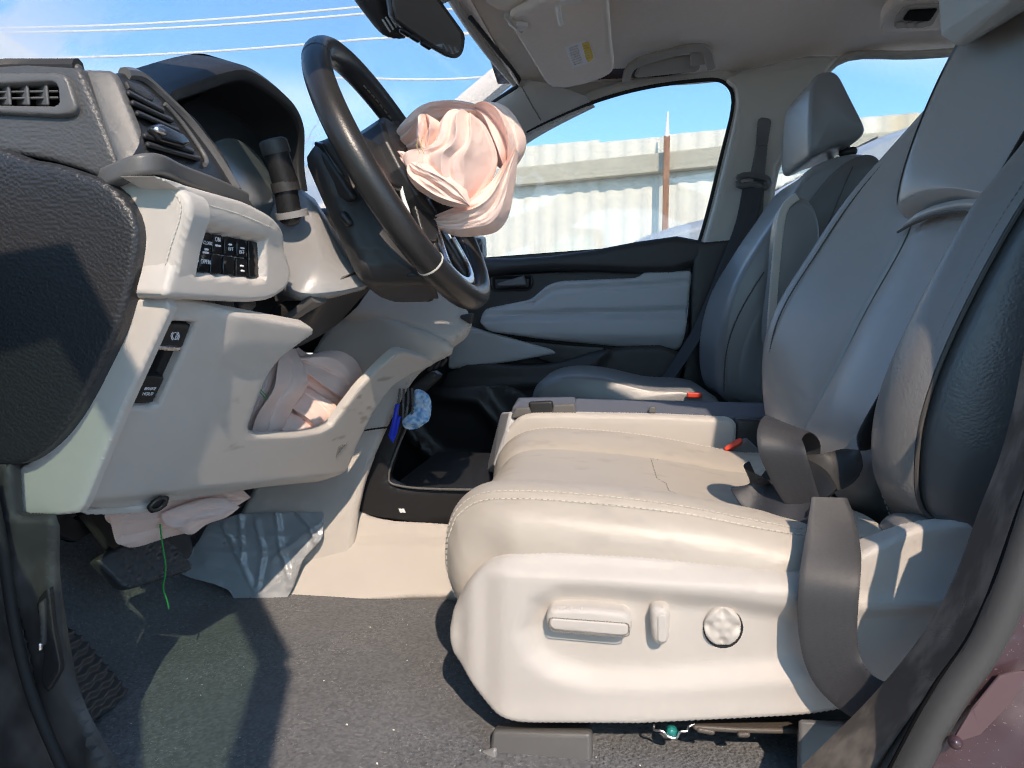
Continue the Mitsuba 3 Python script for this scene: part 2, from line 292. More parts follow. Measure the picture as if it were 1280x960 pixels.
def thing(key, label, cat, group=None, kind=None):
    q = numbered(key); labels[q] = {'label': label}
    if cat: labels[q]['category'] = cat
    if group: labels[q]['group'] = group
    if kind: labels[q]['kind'] = kind
    return q
def one(key, mesh, mat, label, cat=None, group=None, kind=None, smooth=40, uv=None):
    q = numbered(key); scene[q] = mikit.ply(mesh, mat, smooth=True if uv is not None else smooth, uv=uv)
    labels[q] = {'label': label, **({'category': cat} if cat else {}), **({'group': group} if group else {}), **({'kind': kind} if kind else {})}
    return q
def px(pts, Y): p = np.asarray(pts, float); return at(p[:, 0], p[:, 1], Y if np.ndim(Y) else np.full(len(p), Y))
def p3(pts): p = np.asarray(pts, float); return at(p[:, 0], p[:, 1], p[:, 2])
def seamline(pts3, r=0.0011): return tube(pts3, r, 6)
def stitches(pts3, off, L=0.0045, gap=0.0025, r=0.0008):
    c = resample(np.asarray(pts3), 0.0006, False); n = len(c); k = int((L + gap) / 0.0006); m = int(L / 0.0006); out = []
    for i in range(0, n - m - 1, k):
        a, b = c[i] + off, c[i + m] + off; out.append(tube(np.array([a, (a + b) / 2 + 0.3 * r * nrm(off), b]), r, 5))
    return cat(*out)
def ridge(q, line, w):                                           # soft crease profile about a pixel polyline
    d = shapely.distance(shapely.points(q), LineString(line)); return np.exp(-(d / w) ** 2)
def recess(poly, depth, w):
    P = Polygon(poly); return lambda x, y: -depth * sst(-w, w, sd(np.stack([x, y], -1), P))
def lettering(text, plane, a, b, h_over=None, lift=0.0006, bold=False, depth=0.0004):
    A, C = plane.w(*map(np.asarray, a)), plane.w(*map(np.asarray, b)); u = nrm(C - A); L = np.linalg.norm(C - A); v = np.cross(plane.n, u)
    m = meshkit.text_mesh(text, 1.0, 0.02, bold); s = L / max(m.bounds[1][0], 1e-6); m = m.copy(); V = m.vertices * [s, s * (h_over or 1), 0]
    V[:, 2] = m.vertices[:, 2] / 0.02 * depth
    m.vertices = A + V[:, :1] * u + V[:, 1:2] * v + (V[:, 2:] + lift) * plane.n
    return m
# ------------------------------------------------------------------ outside: ground, fence, parked car, wires
GZ = -0.42
one('ground', (np.array([[-900, -900, GZ], [900, -900, GZ], [900, 900, GZ], [-900, 900, GZ]]), np.array([[0, 1, 2], [0, 2, 3]])), 'ground_dirt', 'pale dusty yard ground outside the minivan', kind='structure', smooth=False)
fa, fb = np.array([-0.86, 6.6]), np.array([0.95, 6.2]); fd = nrm(fb - fa); fnm = np.array([-fd[1], fd[0]])
f = thing('corrugated_fence', 'pale corrugated metal sheet fence with a wooden rail, seen through the passenger windows', 'fence')
for i in range(-8, 9):                                           # sheets side by side, each slightly uneven
    a0 = 0.62 * i + 0.15; zt = 2.035 + rng.uniform(-0.012, 0.012); xs = np.linspace(0, 0.632, 65)
    off = 0.0055 * np.sign(np.sin(xs * 2 * np.pi / 0.158)) * np.minimum(1, np.abs(np.sin(xs * 2 * np.pi / 0.158)) * 1.8) + rng.uniform(-0.006, 0.006) + 0.012 * (i % 2)
    base = fa[None] + fd[None] * (a0 + xs)[:, None] + fnm[None] * off[:, None]
    S = []
    for dn, z in ((0, GZ - 0.05), (0, zt), (0.004, zt), (0.004, GZ - 0.05)):
        S.append(np.c_[base - fnm * dn if False else base + fnm * dn, np.full(len(base), z)])
    put(f + '__sheet', loft(np.array(S).transpose(1, 0, 2)), 'sheet_metal', 30)
def fline(a, z, o=0.0): q = fa + fd * a + fnm * o; return np.array([q[0], q[1], z])
put(f + '__rail', cat(sweep([fline(-5, 1.72, -0.065), fline(0.3, 1.765, -0.065), fline(2.43, 1.82, -0.065)], rrect(0.08, 0.155, 0.008), (0, 0, 1))), 'wood', 30)
put(f + '__rail', cat(sweep([fline(2.44, 1.81, -0.065), fline(4, 1.81, -0.065), fline(6, 1.80, -0.065)], rrect(0.08, 0.155, 0.008), (0, 0, 1))), 'wood', 30)
g = (at(835, 200, 6.2)[:2] - fa) @ fd
fp = thing('fence_post', 'rusty brown fence post with a thin pale tip, standing in front of the corrugated fence', 'post')
put(fp + '__post', box(fline(g - 0.021, GZ - 0.05, -0.21), fline(g + 0.021, 1.98, -0.17), 0.006), 'rusty', 30)
put(fp + '__tip', hull([fline(g, 1.98, -0.19), fline(g, 2.02, -0.19), fline(g + 0.004, 2.17, -0.19)], [0.020, 0.015, 0.006]), 'white_plastic', 40)
mesh_l = [fline(-2, z, -0.30) for z in ()]
# parked car beyond: side profile (X, z), nose to the left
pc = thing('parked_car', 'silver car parked along the fence, seen through the passenger side windows', 'car')
Y0, Y1 = 3.9, 5.5
prof = sp([(0.0, 0.0), (-0.02, 0.45), (0.04, 0.80), (0.16, 0.91), (0.4, 0.99), (0.8, 1.06), (1.5, 1.12), (4.2, 1.12), (4.5, 1.0), (4.55, 0.3), (4.4, -0.15), (2.2, -0.2), (0.2, -0.2)], 5)
def cross_body(prof, ys, insets, c):
    S = []
    for y, k in zip(ys, insets): S.append(np.c_[c[0] + (prof[:, 0] - c[0]) * k, np.full(len(prof), y), c[1] + (prof[:, 1] - c[1]) * k])
    return loft(S)
put(pc + '__body', cross_body(prof, [Y0, Y0 + 0.05, Y0 + 0.2, Y1 - 0.2, Y1 - 0.05, Y1], [0.93, 0.985, 1, 1, 0.985, 0.93], (2.2, 0.4)), 'silver_paint', 35)
cab = sp([(0.75, 1.08), (1.55, 1.48), (2.0, 1.5), (3.0, 1.53), (3.9, 1.45), (4.3, 1.02)], 5, False); cab = np.vstack([cab, [(4.2, 0.95), (1.3, 0.95)]])
put(pc + '__cabin', cross_body(cab, [Y0 + 0.10, Y0 + 0.17, Y0 + 0.3, Y1 - 0.3, Y1 - 0.17, Y1 - 0.1], [0.95, 0.99, 1, 1, 0.99, 0.95], (2.7, 0.95)), 'silver_paint', 35)
for a, b in ((1.45, 2.5), (2.58, 3.4)):
    put(pc + '__window', panel([tuple(proj(np.array([x, Y0 + 0.085, z]))) for x, z in ((a, 1.05), (a + (0.45 if a < 2 else 0.02), 1.38), (b, 1.42), (b, 1.05))], PY(Y0 + 0.085), 0.01, 0.004, 0.05), 'black_gloss', 30)
ws = [(0.82, Y0 + 0.32, 1.12), (0.82, Y1 - 0.32, 1.12), (1.5, Y1 - 0.42, 1.47), (1.5, Y0 + 0.42, 1.47)]
put(pc + '__windshield', hull([np.array(w) + [-0.01, 0, 0.015] for w in ws], 0.006, 1), 'black_gloss', 30)
for cx in (0.9, 3.7):
    w = trimesh.creation.cylinder(0.32, 0.22, sections=32); w.apply_transform(trimesh.transformations.rotation_matrix(math.pi / 2, [1, 0, 0])); w.apply_translation([cx, Y0 + 0.1, -0.1])
    put(pc + '__wheel', w, 'rubber', 40)
for i, (a, b) in enumerate(((( -60, 36), (470, 7)), ((-60, 41), (470, 16)), ((-60, 74), (470, 48)), ((440, 97), (700, 86)), ((560, 40), (690, 26)))):
    p, q = at(*a, 13.0), at(*b, 13.0); t = np.linspace(-1.0 if i < 3 else -0.2, 1.5, 30)[:, None]; c = p + (q - p) * t; c[:, 2] -= 0.10 * np.sin(np.clip(t[:, 0], 0, 1) * math.pi)
    one('overhead_wire', tube(c, 0.020, 6), 'white_plastic', ['pale overhead wire highest across the windshield', 'pale overhead wire just below the highest one, running beside it', 'pale overhead wire crossing above the instrument hood', 'pale overhead wire passing just under the rear view mirror', 'short pale overhead wire seen right of the rear view mirror'][i], 'overhead wire')
pr = at(-70, 35, 30.0)
rf = np.array([at(-160, -40, 30), at(52, 92, 30), at(10, 140, 30), at(-160, 140, 30)])
one('roof_gable', trimesh.convex.convex_hull(np.vstack([rf, rf + [0, 6, 0]])), 'sheet_metal', 'pale sloping roof far outside, beyond the windshield at the far left over the side vent', 'roof', smooth=False)

# ------------------------------------------------------------------ car shell: floor, roof, windshield, pillars, doors
def sheet(fn, us, vs, th=0.004, thdir=(0, 0, 1)):
    u, v = np.meshgrid(us, vs, indexing='ij'); S = np.asarray(fn(u.ravel(), v.ravel())).reshape(len(us), len(vs), 3); o = np.asarray(thdir, float) * th
    return loft(np.concatenate([S, (S + o)[:, ::-1]], 1))
def floor_z(x, y):
    return 0.004 * (meshkit.fbm(np.stack([x * 7, y * 7, 0 * x], -1), 3) - 0.5) + 0.34 * sst(-0.62, -0.98, x) ** 1.2 - 0.03 * sst(0.60, 0.54, y) + 0.006 * sst(0.33, 0.345, x - 0.05 * np.sin(y * 9)) * (y < 1.1)
one('floor', sheet(lambda x, y: np.stack([x, y, floor_z(x, y)], -1), np.linspace(-1.0, 2.7, 150), np.linspace(0.53, 2.12, 70), 0.02, (0, 0, -1)), 'carpet', 'dark grey carpet of the driver footwell, half in sun', kind='structure')
body = thing('minivan_body', 'dark maroon minivan body around the open driver door, with rubber seals and dusty sill', 'minivan')
# roof, rear body and far side as closed sheets
def roof_z(y): return 1.215 - 0.10 * np.clip(np.abs(y - 1.36) / 0.70, 0, 1.2) ** 3
put(body + '__roof', sheet(lambda x, y: np.stack([x, y, roof_z(y) + 0.065 + 0.14 * sst(0.15, 0.8, x)], -1), np.linspace(-0.33, 2.7, 20), np.linspace(0.60, 2.12, 24), 0.02), 'paint')
put(body + '__roof_rail', sweep([(-1.05, 0.56, 0.66), (-0.72, 0.57, 0.84), (-0.44, 0.58, 0.93), (-0.30, 0.585, 0.97), (-0.12, 0.59, 1.09), (0.0, 0.59, 1.11), (0.24, 0.59, 1.10), (0.38, 0.59, 1.03), (0.5, 0.59, 1.0), (1.0, 0.59, 1.03), (2.7, 0.59, 1.02)], rrect(0.085, 0.16, 0.02), (0, 0, 1)), 'paint')
put(body + '__roof_rail', sweep([(-1.05, 2.22, 0.72), (-0.62, 2.22, 0.99), (-0.28, 2.23, 1.25), (0.2, 2.23, 1.31), (0.6, 2.21, 1.32), (2.7, 2.21, 1.33)], rrect(0.07, 0.07, 0.02), (0, 0, 1)), 'liner')
put(body + '__rear_wall', cat(box((2.68, 0.55, -0.1), (2.72, 2.2, 0.62)), box((2.68, 0.55, 1.02), (2.72, 2.2, 1.2))), 'pillar_plastic', 30)
put(body + '__side_wall', cat(box((0.52, 0.44, -0.3), (2.72, 0.50, 0.60)), sweep([(0.47, 0.57, -0.02), (0.448, 0.57, 0.25), (0.462, 0.57, 0.5), (0.49, 0.57, 0.75), (0.53, 0.57, 1.06)], rrect(0.20, 0.06, 0.015), (0, -1, 0)), box((1.60, 0.46, 0.6), (1.72, 0.56, 1.08))), 'paint', 30)
put(body + '__side_wall', cat(box((0.45, 2.17, -0.3), (2.72, 2.24, 0.64)), box((1.75, 2.15, 0.62), (1.88, 2.22, 1.16))), 'paint', 30)
put(body + '__firewall', cat(box((-1.04, 0.5, -0.1), (-1.0, 2.2, 0.62)), box((-1.04, 0.44, -0.3), (-0.60, 0.50, 0.62))), 'black_plastic', 30)
put(body + '__floor_pan', box((-1.04, 0.5, -0.16), (2.72, 2.2, -0.06)), 'black_plastic', 30)
put(body + '__privacy_window', box((0.67, 0.50, 0.60), (1.60, 0.504, 1.08), 0.001), 'privacy_glass', 30)
# right lower door frame: body colour panel, rubber seal, dusty sill trim (curves traced at the door opening)
c_in = sp([(1300, 430), (1283, 520), (1262, 590), (1240, 645), (1216, 712), (1180, 785), (1132, 850), (1082, 905), (1010, 975)], 6, False)
c_gap = sp([(1330, 430), (1306, 540), (1292, 590), (1274, 640), (1253, 700), (1210, 800), (1167, 860), (1113, 960), (1080, 1010)], 6, False)
c_gap = c_gap[:]
def strip(ca, cb, Ya, Yb, n, bulge, th=0.02):
    a, b = resample(ca, 1, False), resample(cb, 1, False); k = 46
    a = np.stack([np.interp(np.linspace(0, 1, k), np.linspace(0, 1, len(a)), a[:, j]) for j in (0, 1)], -1); b = np.stack([np.interp(np.linspace(0, 1, k), np.linspace(0, 1, len(b)), b[:, j]) for j in (0, 1)], -1)
    A, C = px(a, Ya), px(b, Yb); t = np.linspace(0, 1, n)[None, :, None]
    S = A[:, None] * (1 - t) + C[:, None] * t; S[..., 1] -= bulge(t[..., 0])
    return loft(np.concatenate([S, (S + [0, th, 0])[:, ::-1]], 1))
put(body + '__sill_trim', strip(c_in, c_gap, 0.605, 0.572, 16, lambda t: 0.016 * np.sin(np.pi * np.clip(t * 1.25, 0, 1)) + 0.007 * np.exp(-((t - 0.9) / 0.06) ** 2) - 0.004 * np.exp(-((t - 0.62) / 0.04) ** 2)), 'sill_dust_lit', 50, 'dusty dark sill trim curving up behind the driver seat')
seal_c = px(sp([(1350, 440), (1326, 540), (1312, 595), (1294, 648), (1272, 712), (1231, 806), (1190, 866), (1138, 960), (1105, 1020)], 6, False), 0.550)
put(body + '__door_seal', tube(seal_c, 0.0118, 14), 'grey_rubber', 50, 'grey rubber door seal following the rear edge of the opening')
put(body + '__seal_gap', tube(px(c_gap + [4, 3], 0.553), 0.0045, 8), 'matte_black', 50)
put(body + '__outer_panel', panel([(1420, 560), (1350, 600), (1305, 690), (1272, 755), (1240, 815), (1200, 880), (1150, 960), (1130, 1010), (1420, 1010)], PY(0.543), 0.03, 0.006, 0.02, lambda x, y: -0.012 * ridge(np.stack([x, y], -1), [(1140, 985), (1230, 930), (1330, 850)], 14)), 'paint', 40, 'maroon metallic door jamb dulled by dust')
put(body + '__jamb_reflection', panel(rnd([(1185, 925), (1272, 818), (1296, 846), (1200, 946)], 6), PY(0.5355), 0.002, 0.0006, 0.03), 'reflection_paint', 40, 'pinkish patch painted on the maroon jamb to stand for a reflection')  # thin raised patch, painted to stand for a reflection in the jamb
put(body + '__jamb_bolt', hull([at(1194, 928, 0.535), at(1194, 928, 0.533)], [0.005, 0.003]), 'paint', 40)
# left lower door frame
lt = panel(np.vstack([sp([(18, 645), (57, 647), (62, 700), (72, 790), (85, 860), (106, 912), (150, 985)], 5, False)[5:], sp([(75, 985), (50, 905), (28, 830), (12, 740), (2, 660), (-40, 560)], 5, False), [(12, 580), (16, 645)]]), PY(0.575), 0.012, 0.008, 0.012, lambda x, y: 0.004 * np.sin(x * 0.09 + y * 0.01))
kp = thing('kick_panel', 'dark dusty footwell side trim with the hood release pocket, left of the pedals', 'trim')
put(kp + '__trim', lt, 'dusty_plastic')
put(kp + '__pocket', panel(rnd([(44, 752), (60, 732), (66, 790), (76, 838), (58, 868), (50, 852), (54, 815)], 4), PY(0.566), 0.006, 0.002, 0.008), 'black_plastic', 40, 'dark pocket of the hood release')
put(kp + '__lever', panel(rnd([(46, 756), (54, 748), (54, 808), (49, 812)], 2), PY(0.562), 0.01, 0.002, 0.006), 'dusty_plastic', 40)
put(kp + '__catch', hull([at(50, 806, 0.555), at(50, 811, 0.555)], 0.002), 'chrome', 40)
put(body + '__door_seal', tube(px(sp([(-14, 600), (4, 690), (16, 770), (34, 850), (58, 915), (92, 990)], 6, False), 0.56), 0.005, 12), 'rubber', 50, 'black rubber seal at the front edge of the door opening')
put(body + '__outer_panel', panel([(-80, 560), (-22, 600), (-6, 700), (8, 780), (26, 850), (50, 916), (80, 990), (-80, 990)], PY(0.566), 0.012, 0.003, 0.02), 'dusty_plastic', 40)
# windshield
def wsf(u, v):                                                   # u along Y, v from base to header
    y = 0.64 + u * 1.46; q = (y - 1.37) / 0.73
    top = np.stack([-0.335 + 0.085 * q ** 2, y, 1.165 - 0.03 * q ** 2], -1); bot = np.stack([-1.06 + 0.16 * q ** 2, y, 0.69 + 0 * y], -1)
    p = bot * (1 - v[:, None]) + top * v[:, None]; p[:, 2] += 0.03 * np.sin(v * np.pi); return p
one('windshield', sheet(wsf, np.linspace(0, 1, 24), np.linspace(0, 1, 16), 0.0005, (-0.5, 0, 0.8)), 'windshield_glass', 'dusty slanted windshield with a pale reflection painted low on it, sky and wires behind', 'windshield', smooth=True)
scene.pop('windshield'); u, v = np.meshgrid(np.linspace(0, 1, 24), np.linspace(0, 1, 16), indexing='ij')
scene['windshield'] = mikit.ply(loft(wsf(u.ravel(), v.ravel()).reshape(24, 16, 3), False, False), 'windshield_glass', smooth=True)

WP = Pl([wsf(np.array([a]), np.array([b]))[0] for a, b in ((0.25, 0.05), (0.75, 0.05), (0.5, 0.45))]).shift(0.012)
ck = np.random.default_rng(11)
for i, c in enumerate(([(366, 181), (388, 172), (413, 161)], [(362, 205), (384, 196), (402, 192), (420, 180)], [(376, 214), (388, 190), (392, 168)], [(383, 178), (400, 150), (436, 120)], [(388, 186), (410, 196), (432, 200)])):
    c = sp(c, 5, False) + ck.normal(0, 1.1, (len(sp(c, 5, False)), 2)); put('windshield__crack', tube(WP.w(c[:, 0], c[:, 1]), 0.0011, 5, scale=np.linspace(1.4, 0.5, len(c))), 'crack_white')
# headliner: header edge, ceiling, far side roll-down to the door openings
def liner(u, v):                                                 # u: front to back, v: across
    y = 0.62 + v * 1.56; q = (y - 1.37) / 0.75; xf = -0.345 + 0.09 * q ** 2
    x = xf + (2.7 - xf) * u ** 1.6
    z = 1.195 - 0.045 * np.exp(-((x - xf) / 0.10) ** 2) - 0.034 * np.clip(np.abs(q), 0, 1.09) ** 5 + 0.064 * sst(0.2, 0.85, x)
    return np.stack([x, y, z], -1)
hl = thing('headliner', 'grey brown fabric headliner with moulded edges under the minivan roof', 'headliner')
put(hl + '__lining', sheet(liner, np.linspace(0, 1, 60), np.linspace(0, 1, 60), 0.012), 'liner')
put(hl + '__header_edge', tube(np.array([(-0.345 + 0.09 * ((y - 1.37) / 0.75) ** 2, y, 1.148 - 0.02 * abs((y - 1.37) / 0.75) ** 2) for y in np.linspace(0.66, 2.08, 40)]), 0.011, 8), 'pillar_plastic', 40)
# passenger side pillars
ap = thing('windshield_pillar_trim', 'pale grey pillar trim between windshield and passenger window', 'pillar trim')
A0 = p3([(652, 100, 2.03), (600, 136, 2.05), (540, 176, 2.08), (420, 262, 2.10), (340, 310, 2.12)]); A1 = p3([(735, 122, 2.10), (656, 164, 2.12), (600, 205, 2.13), (480, 285, 2.14), (400, 325, 2.15)])
t = np.linspace(0, 1, 9)[None, :, None]; Sx = sp(A0, 4, False)[:, None] * (1 - t) + sp(A1, 4, False)[:, None] * t; Sx[..., 1] -= 0.03 * np.sin(t[..., 0] * np.pi) ** 0.7
put(ap + '__trim', loft(np.concatenate([Sx, (Sx + [0.02, 0.06, -0.01])[:, ::-1]], 1)), 'pillar_plastic', 50)
put(ap + '__joint', seamline(p3([(652, 108, 2.0), (664, 130, 2.03), (676, 150, 2.075)]), 0.002), 'seam')
put(ap + '__glass_seal', tube(p3([(588, 22, 1.60), (622, 64, 1.78), (640, 86, 1.93), (649, 99, 2.01), (646, 109, 2.03), (600, 139, 2.05), (540, 178, 2.08)]), 0.0055, 8), 'rubber')
# passenger door (with its window frame and glass)
pd = thing('passenger_door', 'dark and light grey passenger door card under a side window', 'car door')
W = sp([(656, 163), (700, 142), (740, 126), (790, 111), (840, 102), (880, 98), (902, 99), (915, 110), (918, 130), (911, 165), (900, 210), (888, 260), (876, 302)], 4, False)
fr = px(W, 2.125)
wc_ = px([(800, 220)], 2.125)[0]; put(pd + '__window_seal', tube(fr + nrm(wc_ - fr) * 0.004 + [0, 0.004, 0], 0.0055, 8), 'rubber', 40)
put(pd + '__window_frame', sweep(fr - nrm(wc_ - fr) * 0.014 + [0, 0.012, 0], rrect(0.03, 0.022, 0.006), (0, 1, 0)), 'pillar_plastic', 40)
put(pd + '__upper_frame', sweep(fr[:40] - nrm(wc_ - fr[:40]) * 0.050 + [0, 0.035, 0], rrect(0.060, 0.03, 0.008), (0, 1, 0)), 'pillar_plastic', 40)
gl = [(470, 300), (560, 228), (656, 163), (740, 126), (840, 102), (902, 99), (918, 130), (900, 210), (874, 320), (600, 330)]
gp = PY(2.145); G = gp.w(*np.array(gl, float).T)
scene[pd + '__window_glass'] = mikit.ply((G, np.array([[0, i, i + 1] for i in range(1, len(gl) - 1)])), 'dusty_pane')
D = PY(2.10)
put(pd + '__door_skin', panel([(430, 330), (600, 322), (878, 301), (905, 300), (890, 470), (820, 560), (560, 700), (430, 700)], PY(2.13), 0.05, 0.004, 0.05), 'black_plastic')
put(pd + '__sill_cap', panel(sp([(560, 326), (600, 322), (740, 312), (878, 300), (874, 330), (740, 338), (600, 347), (560, 348)], 3), PY(2.07), 0.05, 0.02, 0.012), 'dark_plastic', 40, 'dark soft cap along the passenger window sill')
put(pd + '__upper_panel', panel(rnd([(560, 346), (868, 330), (866, 400), (700, 410), (560, 420)], 6), PY(2.105), 0.02, 0.006, 0.02), 'dark_plastic')
put(pd + '__light_panel', panel(rnd([(806, 339), (866, 338), (856, 412), (850, 438), (760, 432), (680, 424), (612, 414), (602, 404), (601, 394), (608, 385), (640, 379), (664, 374), (684, 356), (700, 351), (798, 347)], 7), PY(2.085), 0.03, 0.008, 0.008,
    lambda x, y: 0.0 - 0.006 * ridge(np.stack([x, y], -1), [(610, 384), (665, 380), (692, 362), (800, 357), (866, 352)], 2.2) - 0.014 * ridge(np.stack([x, y], -1), [(600, 398), (700, 392), (864, 388)], 3.0) + 0.035 * sst(392, 402, y) * sst(445, 415, y)), 'grey_light', 40, 'light grey padded band with the armrest, on the passenger door')
put(pd + '__lower_light_panel', panel(rnd([(560, 400), (600, 412), (690, 437), (696, 442), (640, 452), (560, 462)], 4), PY(2.06), 0.03, 0.006, 0.012), 'grey_light')
put(pd + '__handle_bezel', panel(rnd([(612, 344), (664, 342), (667, 350), (664, 363), (616, 364), (611, 355)], 8), PY(2.095), 0.02, 0.003, 0.005, recess([(617, 348), (662, 347), (661, 360), (618, 361)], 0.012, 1.5)), 'black_plastic')
put(pd + '__handle', hull([at(624, 356, 2.085), at(656, 355, 2.085), at(654, 347, 2.088)], 0.006), 'grey_plastic')
put(pd + '__pull_pocket', panel(rnd([(603, 415), (640, 424), (720, 432), (760, 434), (735, 452), (690, 455), (640, 438)], 6), PY(2.07), 0.02, 0.004, 0.012), 'black_plastic')
put(pd + '__map_pocket', panel(sp([(560, 466), (640, 456), (700, 452), (740, 440), (765, 436), (850, 440), (830, 500), (700, 530), (560, 520)], 3), PY(2.05), 0.04, 0.012, 0.015, lambda x, y: 0.012 * ridge(np.stack([x, y], -1), [(560, 485), (690, 478), (745, 452), (760, 436)], 5)), 'dark_plastic')
put(pd + '__lower_panel', panel([(520, 520), (640, 500), (760, 500), (760, 640), (520, 700)], PY(2.085), 0.03, 0.006, 0.03, lambda x, y: 0.02 * ridge(np.stack([x, y], -1), [(530, 480), (625, 488), (655, 530), (690, 560)], 7)), 'dark_plastic')
sm = thing('side_mirror', 'pale passenger side mirror outside the window, just behind the airbag', 'mirror')
put(sm + '__housing', hull([at(588, 300, 2.25), at(603, 300, 2.25), at(604, 318, 2.25), at(590, 322, 2.25), at(590, 322, 2.4)], 0.012), 'white_plastic', 40)
put(sm + '__mirror_glass', panel(rnd([(588, 296), (602, 297), (603, 318), (590, 320)], 4), PY(2.222), 0.003, 0.001, 0.02), 'black_gloss')
# rear sliding door: window frame, glass; seat belt pillar
rd = thing('sliding_door', 'rear passenger side door with a large window behind the passenger headrest', 'car door')
rw = [(1046, 74), (1120, 69), (1215, 64), (1420, 60), (1420, 330), (955, 330), (966, 215), (1000, 150)]
put(rd + '__window_frame', tube(px(sp([(962, 300), (968, 215), (1000, 150), (1044, 78), (1120, 69), (1215, 64), (1420, 60)], 4, False), 2.15), 0.012, 8), 'pillar_plastic')
G = PY(2.17).w(*np.array(rw, float).T); scene[rd + '__window_glass'] = mikit.ply((G, np.array([[0, i, i + 1] for i in range(1, len(rw) - 1)])), 'dusty_pane')
bp = thing('belt_pillar_trim', 'pale grey pillar trim behind the passenger window, carrying the belt guide', 'pillar trim')
bpo = [(880, 303), (893, 258), (905, 210), (916, 165), (923, 130), (921, 108), (908, 96), (930, 86), (1010, 70), (1050, 70), (1036, 84), (1014, 120), (992, 165), (970, 208), (964, 262), (961, 320), (960, 500), (862, 500), (868, 420)]
put(bp + '__trim', panel(bpo, PY(2.09), 0.05, 0.012, 0.012, lambda x, y: 0.01 * sst(895, 945, x + (y - 300) * 0.21) - 0.008 * ridge(np.stack([x, y], -1), [(917, 95), (960, 84), (1018, 79)], 4)), 'pillar_plastic', 45)
put(bp + '__lower_trim', panel([(868, 300), (880, 303), (940, 297), (962, 280), (1260, 268), (1260, 540), (840, 540), (862, 420)], PY(2.07), 0.03, 0.006, 0.02), 'black_plastic')
put(bp + '__guide_slot', panel(rnd([(948, 146), (965, 148), (958, 190), (952, 300), (938, 300), (944, 190)], 6), PY(2.075), 0.004, 0.0015, 0.008), 'grey_plastic', 40)
put(bp + '__slider', panel(rnd([(946, 181), (960, 182), (956, 222), (938, 222)], 4), PY(2.065), 0.012, 0.003, 0.006), 'grey_plastic')
sbp = thing('seat_belt', 'dark seat belt hanging from the pillar guide on the passenger side', 'seat belt')
put(sbp + '__belt_guide', sweep(px(sp([(922, 224), (935, 219), (950, 221), (961, 226), (957, 234), (940, 231), (925, 232)], 4), 2.055), circ(0.009, 8), (0, 1, 0), True), 'grey_plastic')
m, uv = ribbon(p3([(942, 228, 2.055), (932, 280, 2.04), (913, 330, 2.02), (890, 385, 2.0), (868, 422, 1.99), (845, 458, 1.98), (822, 488, 1.97)]), [0.055, 0.055, 0.055, 0.05, 0.04, 0.04, 0.045], [(0.95, -0.2, 0.2)] * 4 + [(0.8, -0.5, 0.3)] * 3)
put(sbp + '__webbing', m, 'webbing', uv=uv)
put(sbp + '__buckle', box(at(859, 491, 1.60), at(877, 497, 1.61), 0.003), 'red_plastic', 30)
# grab handle, visor, lamp, rear vent, mirror
gh = thing('grab_handle', 'grey brown grab handle above the passenger window', 'handle')
gpt = p3([(783, 101, 2.03), (786, 88, 2.0), (797, 78, 1.985), (830, 68, 1.98), (868, 59, 1.98), (882, 62, 1.99), (887, 76, 2.02), (889, 84, 2.05)])
put(gh + '__handle', sweep(sp(gpt, 5, False), rrect(0.024, 0.015, 0.006), (0, 0.5, 1)), 'liner_dark', 45)
put(gh + '__pocket', panel(rnd([(792, 98), (802, 80), (866, 68), (876, 84), (872, 90)], 5), PP((792, 98, 2.06), (802, 80, 2.03), (866, 68, 2.03)), 0.01, 0.002, 0.01), 'liner_dark')
put(gh + '__end_cover', panel(rnd([(862, 66), (880, 64), (884, 80), (864, 84)], 3), PP((862, 84, 2.035), (862, 66, 2.0), (884, 64, 2.0)), 0.01, 0.002, 0.006), 'liner_dark')
vis = thing('sun_visor', 'grey folded sun visor with a sticker, on the passenger side', 'sun visor')
VP = PP((690, 110, 2.00), (633, 28, 1.60), (768, 92, 1.90), (755, -30, 1.42))
vo = sp(rnd([(634, 26), (757, -40), (764, 60), (768, 90), (755, 98), (735, 105), (706, 111), (694, 109), (690, 110), (682, 104)], 9), 1)
put(vis + '__visor', panel(vo, VP, 0.02, 0.007, 0.012), 'liner', 45)
put(vis + '__pivot_arm', tube(p3([(632, 12, 1.57), (640, 22, 1.59), (652, 32, 1.63)]) - [0, 0, 0.01], 0.006, 8), 'pillar_plastic')
put(vis + '__pivot_bracket', hull(p3([(640, 24, 1.60), (650, 30, 1.62), (656, 25, 1.61)]) - [0, 0, 0.008], 0.008), 'white_plastic')
put(vis + '__sticker', panel([(706, 60), (736, 49), (744, 76), (716, 86)], VP.shift(0.001), 0.0012, 0.0004, 0.03), 'white_ink', 40, 'white and yellow printed warning sticker')
put(vis + '__sticker_print', panel([(727, 54), (735.5, 50.5), (743, 75), (734, 79)], VP.shift(0.0016), 0.001, 0.0003, 0.03), 'yellow_print', 40)
put(vis + '__sticker_mark', cat(*[tube(VP.shift(0.0018).w(np.array([x0, x1]), np.array([y0, y1])), 0.0007, 5) for x0, y0, x1, y1 in [(711 + k * 0.9, 61 + k * 2.9, 722 + k * 0.9, 57 + k * 2.9) for k in range(8)] + [(729 + k, 58 + k * 3, 735 + k, 56 + k * 3) for k in range(6)]]), 'liner_dark')
cl = thing('visor_clip', 'small pale plastic hook on the headliner beside the visor', 'hook')
put(cl + '__hook', tube(p3([(697, -8, 1.50), (699, 6, 1.52), (701, 17, 1.55)]) - [0, 0, 0.02], 0.006, 8), 'white_plastic')
put(cl + '__base', hull(p3([(706, -4, 1.48), (722, -6, 1.48)]), 0.012), 'white_plastic')
lm = thing('map_lamp', 'pale overhead map lamp panel at the top edge, above the visor', 'lamp')
